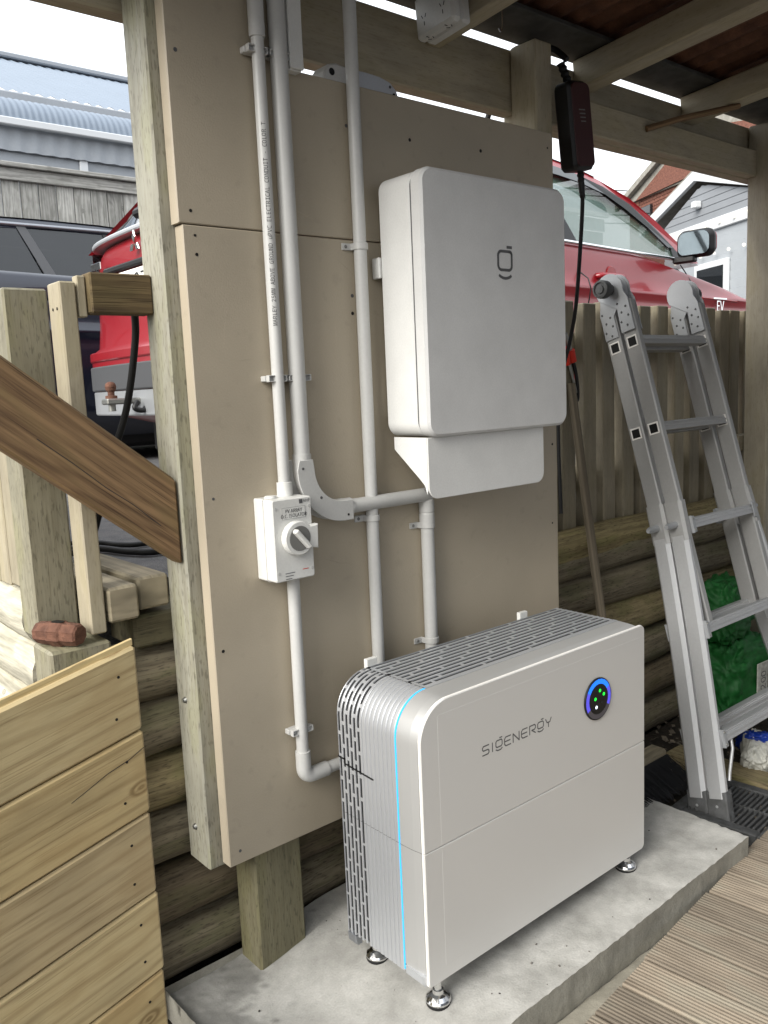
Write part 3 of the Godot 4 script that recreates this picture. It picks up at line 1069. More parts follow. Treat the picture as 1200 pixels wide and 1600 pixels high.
func corrugated(x0: float, x1: float, pts: Array, pitch: float, amp: float, seg := 6) -> ArrayMesh:
	# sheet whose section (y,z) points run down the slope, waves along x
	var st := newst()
	var rows := []
	var n := int((x1 - x0) / pitch) * seg
	for i in n + 1:
		var x := x0 + (x1 - x0) * i / n
		var w := amp * sin(TAU * i / seg)
		var row := []
		for k in pts.size():
			var a: Vector2 = pts[maxi(k - 1, 0)]
			var b: Vector2 = pts[mini(k + 1, pts.size() - 1)]
			var d := (b - a).normalized()
			var nn := Vector2(-d.y, d.x)
			if nn.x < 0.0:
				nn = -nn
			var q: Vector2 = pts[k] + nn * w
			row.append(Vector3(x, q.x, q.y))
		rows.append(row)
	add_grid(st, rows, false, Vector3((x0 + x1) / 2, -40, -60))
	return st.commit()

func build_background() -> void:
	var b := thing("shed_building", "grey corrugated iron building with a rounded verandah roof beyond the back fence", "building")
	part(b, "roof", corrugated(-4.0, 14.0, [Vector2(7.05, -14.2), Vector2(6.0, -11.8), Vector2(5.02, -9.62)], 0.152, 0.012), M.zinc)
	part(b, "ridge_cap", boxc(Vector3(-4.0, 7.04, -14.3), Vector3(14.0, 7.13, -14.05), 0.02), M.zinc_b)
	part(b, "gutter", boxc(Vector3(-4.0, 4.86, -9.70), Vector3(14.0, 4.985, -9.52), 0.02, 0), M.zinc_b)
	var bn := []
	for k in 9:
		var a := 0.5 * PI * k / 8.0
		bn.append(Vector2(4.52 + 0.32 * cos(a), -9.45 + 0.42 * sin(a)))
	part(b, "bullnose_roof", corrugated(-4.0, 14.0, bn, 0.076, 0.006), M.zinc)
	part(b, "fascia", boxc(Vector3(-4.0, 4.43, -9.06), Vector3(14.0, 4.515, -8.98), 0.01, 0), M.trim_white)
	part(b, "wall", corrugated(-4.0, 14.0, [Vector2(4.42, -9.1), Vector2(4.17, -9.08)], 0.19, 0.014, 4), M.zinc_b)
	part(b, "lattice_panel", boxc(Vector3(-4.0, 3.2, -9.16), Vector3(14.0, 4.166, -9.13), 0.004), M.zinc_b)
	part(b, "wall", boxc(Vector3(-4.0, 0.8, -14.0), Vector3(14.0, 4.85, -9.75), 0.0), M.zinc_b)
	for k in 9:
		part(b, "verandah_post", boxc(Vector3(-3.2 + 1.62 * k, 0.85, -9.2), Vector3(-3.1 + 1.62 * k, 4.42, -9.1), 0.005), M.trim_white)
	part(b, "verandah_rail", boxc(Vector3(-4.0, 3.86, -9.19), Vector3(14.0, 3.98, -9.15), 0.004), M.zinc_b)
	# white house with a grey gable, right
	var A := Vector3(13.85, 0, -7.55)
	var B := Vector3(11.2, 0, -2.82)
	var ux := (B - A).normalized()
	var un := ux.cross(Vector3.UP)
	if un.dot(Vector3(-1, 0, 0.4)) < 0.0:
		un = -un
	var bs := Basis(ux, Vector3.UP, un)
	var h := thing("gabled_house", "white weatherboard house with grey gable and string lights beyond the red car", "house", A)
	h.basis = bs
	# local: x along the front, y up (world height), z out to the viewer
	part(h, "wall", boxc(Vector3(-0.2, 0.8, -6.0), Vector3(6.0, 3.70, -0.06), 0.0), M.weatherboard)
	for k in 20:
		var st := newst()
		add_box(st, Vector3(2.9, 0.92 + 0.15 * k, -0.03), Vector3(6.2, 0.148, 0.02), 0.003, 0, Basis(Vector3.RIGHT, 0.08))
		part(h, "weatherboard", st.commit(), M.weatherboard)
	var gx := 1.0
	part(h, "gable", extrude(PackedVector2Array([Vector2(-0.5, 3.86), Vector2(3.6, 3.86), Vector2(gx + 0.1, 4.50)]), -0.2, 0.0, 0.0), M.gable_grey)
	for k in 5:
		part(h, "gable_board", extrude(PackedVector2Array([Vector2(-0.45 + 0.29 * k, 3.875 + 0.12 * k), Vector2(3.55 - 0.46 * k, 3.875 + 0.12 * k), Vector2(3.55 - 0.46 * (k + 0.9), 3.985 + 0.12 * k), Vector2(-0.45 + 0.29 * (k + 0.9), 3.985 + 0.12 * k)]), 0.002, 0.014, 0.002), M.gable_grey)
	part(h, "barge_board", extrude(PackedVector2Array([Vector2(-1.0, 3.98), Vector2(gx, 4.60), Vector2(gx, 4.78), Vector2(-1.0, 4.16)]), 0.02, 0.1, 0.005), M.trim_white)
	part(h, "barge_board", extrude(PackedVector2Array([Vector2(gx, 4.60), Vector2(4.6, 3.60), Vector2(4.6, 3.78), Vector2(gx, 4.78)]), 0.02, 0.1, 0.005), M.trim_white)
	part(h, "roof", extrude(PackedVector2Array([Vector2(-1.1, 4.12), Vector2(gx, 4.79), Vector2(4.7, 3.76), Vector2(4.7, 3.82), Vector2(gx, 4.86), Vector2(-1.1, 4.18)]), -6.0, 0.05, 0.0), M.roof_tile)
	part(h, "frieze_board", boxc(Vector3(-0.4, 3.68, -0.02), Vector3(5.0, 3.87, 0.04), 0.01), M.trim_white)
	for k in 7:
		part(h, "string_light", lathe([Vector2(0, 0.035), Vector2(0.025, 0.025), Vector2(0.035, 0), Vector2(0.025, -0.025), Vector2(0, -0.035)], 10), M.bulb, Vector3(0.05 + 0.42 * k, 3.78, 0.07))
		part(h, "string_light", lathe([Vector2(0, 0.03), Vector2(0.02, 0.02), Vector2(0.03, 0), Vector2(0.02, -0.02), Vector2(0, -0.03)], 10), M.bulb, Vector3(0.35 + 0.42 * k, 3.28, 0.07))
	var wn := part(h, "window", boxc(Vector3(0.95, 1.7, -0.01), Vector3(1.95, 3.16, 0.05), 0.006), M.trim_white)
	part(wn, "pane", boxc(Vector3(1.05, 2.52, 0.052), Vector3(1.85, 3.06, 0.058), 0.0), M.house_glass)
	part(wn, "pane", boxc(Vector3(1.05, 1.8, 0.052), Vector3(1.85, 2.40, 0.058), 0.0), M.house_glass)
	part(h, "flood_lamp", boxc(Vector3(1.0, 4.12, 0.02), Vector3(1.14, 4.24, 0.16), 0.02), M.trim_white)
	# brick house behind it
	var r := thing("brick_house", "red brick house with a grey tiled roof behind the white gabled house", "house", Vector3(21.5, 0, -13.4))
	r.basis = Basis(ux, Vector3.UP, un)
	part(r, "wall", boxc(Vector3(-0.4, 0.8, -7.0), Vector3(9.0, 6.36, -0.1), 0.0), M.brick_red)
	part(r, "roof", extrude(PackedVector2Array([Vector2(-0.9, 6.35), Vector2(3.3, 7.68), Vector2(9.6, 6.2), Vector2(9.6, 6.05)]), -7.4, -0.02, 0.0), M.roof_tile)
	part(r, "gable", extrude(PackedVector2Array([Vector2(0.2, 6.30), Vector2(8.6, 6.30), Vector2(3.3, 7.42)]), -0.02, 0.03, 0.0), M.brick_red)
	part(r, "barge_board", extrude(PackedVector2Array([Vector2(-0.9, 6.22), Vector2(3.3, 7.55), Vector2(3.3, 7.72), Vector2(-0.9, 6.40)]), 0.0, 0.14, 0.01), M.roof_tile)
	part(r, "window", boxc(Vector3(0.35, 5.35, -0.1), Vector3(1.0, 6.05, 0.0), 0.01), M.house_glass)
	# brick courses where they can be told apart
	var bm := box(Vector3(0.235, 0.076, 0.02), 0.004, 0)
	for row in 10:
		for k in 15:
			part(r, "brick", bm, M.brick_red, Vector3(0.1 + 0.25 * k + (0.125 if row % 2 else 0.0), 5.5 + 0.088 * row, -0.095))
	# power lines
	var spans := [[Vector3(-2.0, 8.05, -24), Vector3(24.0, 7.0, -15.0)], [Vector3(-2.0, 8.3, -24.2), Vector3(24.0, 7.25, -15.2)], [Vector3(-2.0, 7.2, -24), Vector3(24.0, 6.35, -14.5)], [Vector3(-2.0, 6.9, -23.4), Vector3(24.0, 6.0, -14.0)]]
	var lab := ["topmost but one thin power line against the sky", "topmost thin power line against the sky", "third thin power line down against the sky", "lowest thin power line against the sky, above the houses"]
	for k in 4:
		var pts := []
		for i in 13:
			var t := i / 12.0
			pts.append(spans[k][0].lerp(spans[k][1], t) - Vector3(0, 1.2 * t * (1.0 - t), 0))
		solo("power_line", tube(pts, 0.019, 6, false), M.ink_grey, lab[k], "power line", "power lines crossing the sky")

# ------------------------------------------------------------------ board, conduits, switch
func saddle(parent: Node, x: float, y: float, r: float, zc: float, m: Material) -> void:
	# one-eared saddle clip: half band round the pipe, ear with screw on the left
	var s := Node3D.new()
	s.name = "saddle_clip"
	parent.add_child(s, true)
	s.position = Vector3(x, y, 0)
	var st := newst()
	var poly := PackedVector2Array()
	var n := 14
	var R := r + 0.0028
	for k in n + 1:
		var a := PI * k / n
		poly.append(Vector2(cos(a) * R, zc + sin(a) * R))
	poly.append(Vector2(-R, 0.004))
	poly.append(Vector2(-R - 0.024, 0.004))
	poly.append(Vector2(-R - 0.024, 0.0005))
	poly.append(Vector2(-r, 0.0005))
	for k in n + 1:
		var a := PI - PI * k / n
		poly.append(Vector2(cos(a) * r, zc + sin(a) * r))
	poly.append(Vector2(r, 0.0005))
	poly.append(Vector2(R, 0.0005))
	extrude_into(st, poly, -0.0075, 0.0075, 0.001, Basis(Vector3(1, 0, 0), Vector3(0, 0, 1), Vector3(0, -1, 0)))
	part(s, "band", st.commit(), m)
	part(s, "screw", lathe([Vector2(0, 0.0022), Vector2(0.003, 0.0018), Vector2(0.0042, 0.0)], 10), M.knob_grey, Vector3(-R - 0.014, 0, 0.004), Vector3(PI / 2, 0, 0))

func spacer_clip(parent: Node, x: float, y: float, r: float, zc: float, m: Material) -> void:
	var s := Node3D.new()
	s.name = "spacer_clip"
	parent.add_child(s, true)
	s.position = Vector3(x, y, 0)
	part(s, "base", boxc(Vector3(-r - 0.016, -0.006, 0.0004), Vector3(r + 0.012, 0.006, zc - r * 0.4), 0.0015), m)
	for sg in [-1.0, 1.0]:
		var st := newst()
		var o := Vector3(sg * (r + 0.006), 0, zc + 0.002)
		add_box(st, o + Vector3(0, 0.006, 0), Vector3(0.015, 0.002, 0.012), 0.0006)
		add_box(st, o + Vector3(0, -0.006, 0), Vector3(0.015, 0.002, 0.012), 0.0006)
		add_box(st, o + Vector3(0.0068 * sg, 0, 0), Vector3(0.002, 0.0105, 0.012), 0.0006)
		add_box(st, o + Vector3(0, 0, -0.004), Vector3(0.012, 0.0105, 0.003), 0.0006)
		part(s, "lug", st.commit(), m)

func screw_at(parent: Node, x: float, y: float, z: float) -> void:
	var k := rng.randf_range(0.75, 1.25)
	part(parent, "screw", lathe([Vector2(0, 0.0002), Vector2(0.0018 * k, 0.0003), Vector2(0.0020 * k, 0.0008), Vector2(0.0036 * k, 0.0005), Vector2(0.0036 * k, -0.001)], 10), M.screw if rng.randf() < 0.75 else M.ink_grey, Vector3(x + rng.randf_range(-0.003, 0.003), y + rng.randf_range(-0.003, 0.003), z), Vector3(PI / 2, 0, 0))

func build_board_and_wiring() -> void:
	var b := thing("backing_board", "tall taupe painted plywood backing board carrying conduits and the white gateway", "board")
	var lo := part(b, "sheet", boxc(Vector3(-0.229, 0.254, -0.0325), Vector3(0.901, 1.5935, 0.0), 0.002), M.panel)
	var up := part(b, "sheet", extrude(PackedVector2Array([Vector2(-0.236, 1.596), Vector2(0.901, 1.596), Vector2(0.901, 1.927), Vector2(0.036, 1.927), Vector2(0.036, 2.172), Vector2(-0.236, 2.172)]), -0.0325, -0.0008, 0.002), M.panel)
	for p in [[-0.213, 1.915], [-0.209, 1.623], [0.379, 1.833], [0.188, 1.839], [0.88, 1.885], [0.62, 1.845]]:
		screw_at(up, p[0], p[1], -0.0008)
	for p in [[-0.202, 1.575], [-0.204, 1.541], [-0.207, 1.057], [-0.206, 0.733], [-0.203, 0.286], [0.88, 1.083], [0.179, 1.433], [0.88, 0.86], [0.179, 1.47]]:
		screw_at(lo, p[0], p[1], 0.0)
	# conduits
	var zc := 0.0225
	var c1 := thing("conduit", "thin printed grey conduit running down to the isolator switch", "conduit", Vector3.ZERO, 0.0, "grey conduits on the board")
	part(c1, "pipe", tube([Vector3(-0.046, 1.045, zc), Vector3(-0.046, 1.97, zc)], 0.0128, 20), M.conduit)
	part(c1, "coupling", lathe([Vector2(0.0128, 0.0), Vector2(0.0158, 0.0), Vector2(0.0162, 0.003), Vector2(0.0162, 0.30), Vector2(0, 0.30)], 20), M.conduit, Vector3(-0.046, 1.962, zc))
	part(c1, "gland", lathe([Vector2(0.0128, 0.030), Vector2(0.0172, 0.029), Vector2(0.0176, 0.002), Vector2(0.0176, 0.0)], 8), M.plastic, Vector3(-0.046, 1.045, zc))
	var tm := part(c1, "lettering", text("MARLEY 25MM ABOVE GROUND uPVC ELECTRICAL CONDUIT - COLOR T", 0.0115, true), M.ink)
	var nn := Vector3(-0.40, 0, 0.917)
	tm.transform = Transform3D(Basis(Vector3.UP, nn.cross(Vector3.UP), nn), Vector3(-0.046, 1.60, zc) + nn * 0.0126)
	spacer_clip(c1, -0.046, 1.293, 0.0128, zc, M.conduit)
	spacer_clip(c1, -0.046, 1.938, 0.0128, zc, M.conduit)
	var c2 := thing("conduit", "thick grey conduit with a flat-sided bend leading to the gateway", "conduit", Vector3.ZERO, 0.0, "grey conduits on the board")
	part(c2, "pipe", tube([Vector3(0.003, 1.10, zc), Vector3(0.003, 2.26, zc)], 0.0182, 22), M.conduit_b)
	spacer_clip(c2, 0.003, 1.293, 0.0182, zc, M.conduit_b)
	spacer_clip(c2, 0.003, 1.938, 0.0182, zc, M.conduit_b)
	var arc := [Vector3(0.003, 1.13, zc)]
	for k in 13:
		var a := PI + 0.5 * PI * k / 12.0
		arc.append(Vector3(0.098 + 0.095 * cos(a), 1.096 + 0.095 * sin(a), zc))
	arc.append(Vector3(0.128, 1.001, zc))
	part(c2, "elbow", tube(arc, 0.0205, 20), M.conduit_b)
	for z in [zc + 0.018, zc - 0.0215]:
		var poly := PackedVector2Array()
		for k in 13:
			var a := PI + 0.5 * PI * k / 12.0
			poly.append(Vector2(0.098 + 0.122 * cos(a), 1.096 + 0.122 * sin(a)))
		poly.append(Vector2(0.122, 0.974))
		poly.append(Vector2(0.122, 1.019))
		for k in 13:
			var a := 1.5 * PI - 0.5 * PI * k / 12.0
			poly.append(Vector2(0.098 + 0.077 * cos(a), 1.096 + 0.077 * sin(a)))
		poly.append(Vector2(0.018, 1.118))
		poly.append(Vector2(-0.018, 1.118))
		part(c2, "cover_plate", extrude(poly, z, z + 0.003, 0.001), M.conduit_b)
	for p in [[-0.012, 1.103], [0.108, 0.984], [0.034, 1.033]]:
		screw_at(c2, p[0], p[1], zc + 0.0212)
	part(c2, "pipe", tube([Vector3(0.12, 1.001, zc), Vector3(0.375, 1.001, zc)], 0.0168, 20), M.conduit_b)
	part(c2, "flexible_gland", lathe([Vector2(0.013, 0), Vector2(0.0155, 0.004), Vector2(0.013, 0.008), Vector2(0.0155, 0.012), Vector2(0.013, 0.016), Vector2(0.0155, 0.02), Vector2(0.013, 0.024), Vector2(0.0155, 0.028), Vector2(0.013, 0.032), Vector2(0.0155, 0.036), Vector2(0.013, 0.04), Vector2(0.013, 0.08)], 16), M.knob_grey, Vector3(0.355, 1.012, 0.05))
	var c3 := thing("conduit", "straight grey conduit left of the gateway, ending behind the battery", "conduit", Vector3.ZERO, 0.0, "grey conduits on the board")
	part(c3, "pipe", tube([Vector3(0.196, 0.52, 0.0165), Vector3(0.198, 2.2, 0.0165)], 0.0146, 20), M.conduit)
	saddle(c3, 0.198, 1.578, 0.0146, 0.0165, M.conduit)
	saddle(c3, 0.197, 0.965, 0.0146, 0.0165, M.conduit)
	var c4 := thing("conduit", "short grey conduit below the gateway's shroud, held by two saddles", "conduit", Vector3.ZERO, 0.0, "grey conduits on the board")
	part(c4, "pipe", tube([Vector3(0.369, 0.45, 0.0185), Vector3(0.369, 0.99, 0.0185)], 0.0165, 20), M.conduit_b)
	part(c4, "coupling", lathe([Vector2(0.0165, 0.0), Vector2(0.0196, 0.0), Vector2(0.0196, 0.02), Vector2(0.0185, 0.024), Vector2(0.0196, 0.028), Vector2(0.0196, 0.055), Vector2(0.0165, 0.058)], 12), M.conduit_b, Vector3(0.369, 0.932, 0.0185))
	saddle(c4, 0.369, 0.925, 0.0165, 0.0185, M.conduit_b)
	saddle(c4, 0.369, 0.632, 0.0165, 0.0185, M.conduit_b)
	var c5 := thing("conduit", "grey conduit below the isolator, turning into the battery's back", "conduit", Vector3.ZERO, 0.0, "grey conduits on the board")
	var pts := [Vector3(-0.038, 0.88, zc), Vector3(-0.040, 0.46, zc)]
	part(c5, "pipe", tube(pts, 0.0138, 20), M.conduit)
	arc = [Vector3(-0.040, 0.468, zc), Vector3(-0.040, 0.43, zc)]
	for k in 8:
		var a := PI + 0.5 * PI * (k + 1) / 8.0
		arc.append(Vector3(-0.018 + 0.022 * cos(a), 0.428 + 0.022 * sin(a), zc))
	arc.append(Vector3(0.022, 0.406, zc))
	part(c5, "elbow", tube(arc, 0.0172, 20), M.conduit)
	part(c5, "pipe", tube([Vector3(0.01, 0.406, zc), Vector3(0.30, 0.406, zc)], 0.0138, 20), M.conduit)
	spacer_clip(c5, -0.040, 0.517, 0.0138, zc, M.conduit)
	var tr := thing("cable_trunking", "white square cable trunking above the board's notch, beside the thick conduit", "trunking")
	part(tr, "channel", boxc(Vector3(0.027, 1.916, 0.0012), Vector3(0.058, 2.2, 0.024), 0.002), M.plastic)
	part(tr, "lid", boxc(Vector3(0.0255, 1.918, 0.0245), Vector3(0.0595, 2.2, 0.031), 0.002), M.plastic)
	# isolator
	var s := thing("isolator_switch", "white rotary isolator switch box with a grey knob on the board", "switch", Vector3(-0.0615, 0.958, 0))
	part(s, "base", extrude(rrect(-0.050, -0.0875, 0.050, 0.0875, [0.004, 0.004, 0.004, 0.004], 3), 0.0006, 0.034, 0.001), M.plastic)
	part(s, "cover", extrude(rrect(-0.0495, -0.087, 0.0495, 0.087, [0.005, 0.005, 0.005, 0.005], 3), 0.0348, 0.0700, 0.0025), M.plastic)
	var kr := PackedVector2Array()
	for k in 25:
		var a := 0.22 * PI + 1.56 * PI * k / 24.0
		kr.append(Vector2(cos(a), sin(a)) * 0.0365)
	kr.append(Vector2(0.0475, -0.027))
	kr.append(Vector2(0.049, 0.025))
	part(s, "knob_ring", extrude(kr, 0.0703, 0.087, 0.0025), M.plastic, Vector3(0.004, 0.003, 0))
	part(s, "knob_disc", extrude(circle(Vector2.ZERO, 0.0265, 28), 0.0873, 0.0885, 0.0004), M.knob_grey, Vector3(0.004, 0.003, 0))
	part(s, "knob_handle", box(Vector3(0.011, 0.053, 0.015), 0.003), M.plastic, Vector3(0.004, 0.003, 0.096), Vector3(0, 0, 0.72))
	var lp := part(s, "name_plate", boxc(Vector3(-0.026, 0.044, 0.0701), Vector3(0.032, 0.068, 0.0708), 0.0002), M.plastic)
	part(lp, "lettering", text("PV ARRAY", 0.0098), M.ink, Vector3(0.003, 0.0605, 0.0709))
	part(lp, "lettering", text("D.C. ISOLATOR", 0.0098), M.ink, Vector3(0.003, 0.0503, 0.0709))
	part(lp, "outline", strokes([[Vector2(-0.026, 0.044), Vector2(0.032, 0.044), Vector2(0.032, 0.068), Vector2(-0.026, 0.068), Vector2(-0.026, 0.044)]], 0.0005, 0.0709), M.ink_grey)
	part(s, "logo_mark", boxc(Vector3(0.018, 0.0735, 0.0701), Vector3(0.027, 0.0825, 0.0706), 0.0002), M.ink_grey)
	part(s, "lettering", text("NHP", 0.0085), M.ink_grey, Vector3(0.037, 0.078, 0.0702))
	for k in 3:
		part(s, "fine_print", boxc(Vector3(-0.026, -0.071 - 0.006 * k, 0.0701), Vector3(-0.002 - 0.004 * k, -0.0695 - 0.006 * k, 0.0704), 0.0), M.ink_grey)
	part(s, "fine_print", boxc(Vector3(0.018, -0.068, 0.0701), Vector3(0.033, -0.0665, 0.0704), 0.0), M.orange)
	for p in [[-0.041, 0.068], [0.043, 0.066], [-0.041, -0.068], [0.043, -0.068]]:
		part(s, "screw", lathe([Vector2(0, 0.0004), Vector2(0.0035, 0.0005), Vector2(0.0035, -0.001)], 10), M.conduit_b, Vector3(p[0], p[1], 0.0702), Vector3(PI / 2, 0, 0))
	part(s, "knockout_cap", lathe([Vector2(0, 0.005), Vector2(0.012, 0.0045), Vector2(0.0135, 0.0)], 16), M.plastic, Vector3(-0.026, 0.0875, 0.03))
	part(s, "knockout_cap", lathe([Vector2(0, -0.005), Vector2(0.009, -0.0045), Vector2(0.010, 0.0)], 16), M.plastic, Vector3(-0.03, -0.0875, 0.022))
	# white bracket peeping over the board from behind
	var w := thing("cable_holder", "white and grey curved cable holder peeping over the board's top edge", "holder")
	part(w, "head", extrude(PackedVector2Array([Vector2(0.165, 1.94), Vector2(0.170, 1.962), Vector2(0.182, 1.978), Vector2(0.205, 1.984), Vector2(0.240, 1.980), Vector2(0.243, 1.94)]), -0.10, -0.045, 0.004), M.plastic)
	part(w, "eye", lathe([Vector2(0, 0.001), Vector2(0.007, 0.001), Vector2(0.008, 0.0)], 14), M.black, Vector3(0.190, 1.963, -0.0448), Vector3(PI / 2, 0, 0))
	part(w, "back_plate", extrude(PackedVector2Array([Vector2(0.243, 1.88), Vector2(0.243, 1.985), Vector2(0.300, 1.987), Vector2(0.345, 1.985), Vector2(0.375, 1.978), Vector2(0.395, 1.962), Vector2(0.403, 1.94), Vector2(0.403, 1.88)]), -0.085, -0.06, 0.002), M.cast_grey)
	screw_at(w, 0.373, 1.966, -0.0598)
	screw_at(w, 0.384, 1.952, -0.0598)

func build_gateway() -> void:
	var g := thing("gateway_cabinet", "white wall-mounted energy gateway cabinet with rounded corners on the board", "cabinet")
	var R := [0.032, 0.032, 0.032, 0.032]
	part(g, "mounting_plate", boxc(Vector3(0.27, 1.20, 0.0012), Vector3(0.72, 1.68, 0.024), 0.003), M.gateway)
	part(g, "back_shell", extrude(rrect(0.2485, 1.151, 0.7365, 1.727, R, 12), 0.0245, 0.1285, 0.004), M.gateway)
	part(g, "front_cover", extrude(rrect(0.247, 1.150, 0.738, 1.7285, R, 12), 0.1305, 0.1675, 0.006), M.cover_grey)
	part(g, "seam", extrude(rrect(0.2515, 1.154, 0.7335, 1.724, R, 12), 0.126, 0.132, 0.0), M.ink_grey)
	var lg := []
	var q := func(x, y): return Vector2(x, y) * 0.0235
	var ring := []
	for p in rrect(-1.0, -0.8, 1.0, 1.0, [0.45, 0.45, 0.3, 0.45], 5):
		ring.append(p * 0.0235)
	ring.append(ring[0])
	lg.append(ring)
	var sm := []
	for k in 9:
		var a := lerpf(-0.85, 0.85, k / 8.0)
		sm.append(q.call(1.15 * sin(a), -0.9 - 0.75 * cos(a) + 0.05))
	lg.append(sm)
	lg.append([q.call(0.35, 1.42), q.call(1.0, 1.42)])
	part(g, "logo", strokes(lg, 0.0066, 0.0), M.ink_grey, Vector3(0.509, 1.543, 0.1679))
	part(g, "side_bracket", boxc(Vector3(0.2395, 1.51, 0.004), Vector3(0.2483, 1.556, 0.03), 0.002), M.gateway)
	part(g, "side_bracket", boxc(Vector3(0.7372, 1.42, 0.004), Vector3(0.755, 1.45, 0.03), 0.002), M.gateway)
	part(g, "side_bracket", boxc(Vector3(0.7372, 1.30, 0.004), Vector3(0.755, 1.33, 0.03), 0.002), M.gateway)
	# cable shroud below: open-backed cover with sloping cheeks
	var sh := part(g, "cable_shroud", extrude(rrect(0.2575, 1.009, 0.6605, 1.149, [0.028, 0.028, 0.0, 0.0], 10), 0.146, 0.150, 0.0012), M.gateway)
	var cheek := PackedVector2Array([Vector2(0.036, 1.149), Vector2(0.036, 1.120), Vector2(0.120, 1.054), Vector2(0.136, 1.040), Vector2(0.143, 1.020), Vector2(0.1455, 1.03), Vector2(0.1455, 1.149)])
	for x in [0.2575, 0.6575]:
		var st := newst()
		extrude_into(st, cheek, 0.0, 0.003, 0.0006, Basis(Vector3(0, 0, 1), Vector3(0, 1, 0), Vector3(1, 0, 0)), Vector3(x, 0, 0))
		part(sh, "cheek", st.commit(), M.gateway)

# ------------------------------------------------------------------ battery
const BT := 0.652
const BR := 0.085
const BX := -0.006

func bpath(s: float, y0: float) -> Array:
	# outline of the battery seen from the front: up the left side from y0, round the corner, along the top, down a chamfer
	var l1 := BT - BR - y0
	if s <= l1:
		return [Vector2(BX, y0 + s), Vector2(-1, 0)]
	s -= l1
	var l2 := BR * PI / 2
	if s <= l2:
		var a := PI - s / BR
		return [Vector2(BX + BR, BT - BR) + Vector2(cos(a), sin(a)) * BR, Vector2(cos(a), sin(a))]
	s -= l2
	var l3 := 0.752 - (BX + BR)
	if s <= l3:
		return [Vector2(BX + BR + s, BT), Vector2(0, 1)]
	s -= l3
	var d := minf(s / 0.02, 1.0)
	return [Vector2(0.752, BT).lerp(Vector2(0.767, BT - 0.016), d), Vector2(0.7, 0.7)]

func bsweep(st: SurfaceTool, y0: float, s0: float, s1: float, cross: Array, step := 0.008) -> void:
	var rows := []
	var n := maxi(1, int(ceil((s1 - s0) / step)))
	for i in n + 1:
		var pn := bpath(lerpf(s0, s1, float(i) / n), y0)
		var row := []
		for c in cross:
			var p: Vector2 = pn[0] + pn[1] * c.y
			row.append(Vector3(p.x, p.y, c.x))
		rows.append(row)
	var nr := rows.size()
	# flat faces between cross points, outward from the box centre
	for j in cross.size() - 1:
		for i in nr - 1:
			var a: Vector3 = rows[i][j]
			var b: Vector3 = rows[i + 1][j]
			var c: Vector3 = rows[i + 1][j + 1]
			var d: Vector3 = rows[i][j + 1]
			var dc: Vector2 = cross[j + 1] - cross[j]
			var pa := bpath(lerpf(s0, s1, float(i) / n), y0)
			var pb := bpath(lerpf(s0, s1, float(i + 1) / n), y0)
			var on := Vector2(-dc.y, dc.x).normalized()
			var na := Vector3(pa[1].x * on.y, pa[1].y * on.y, on.x)
			var nb := Vector3(pb[1].x * on.y, pb[1].y * on.y, on.x)
			var vs := [[a, na], [b, nb], [c, nb], [d, na]]
			for t in [[0, 1, 2], [0, 2, 3]]:
				var p: Array = [vs[t[0]], vs[t[1]], vs[t[2]]]
				var fn: Vector3 = (p[0][0] - p[2][0]).cross(p[0][0] - p[1][0])
				if fn.dot(p[0][1]) < 0.0:
					p = [p[0], p[2], p[1]]
				for v in p:
					st.set_normal(v[1])
					st.add_vertex(v[0])

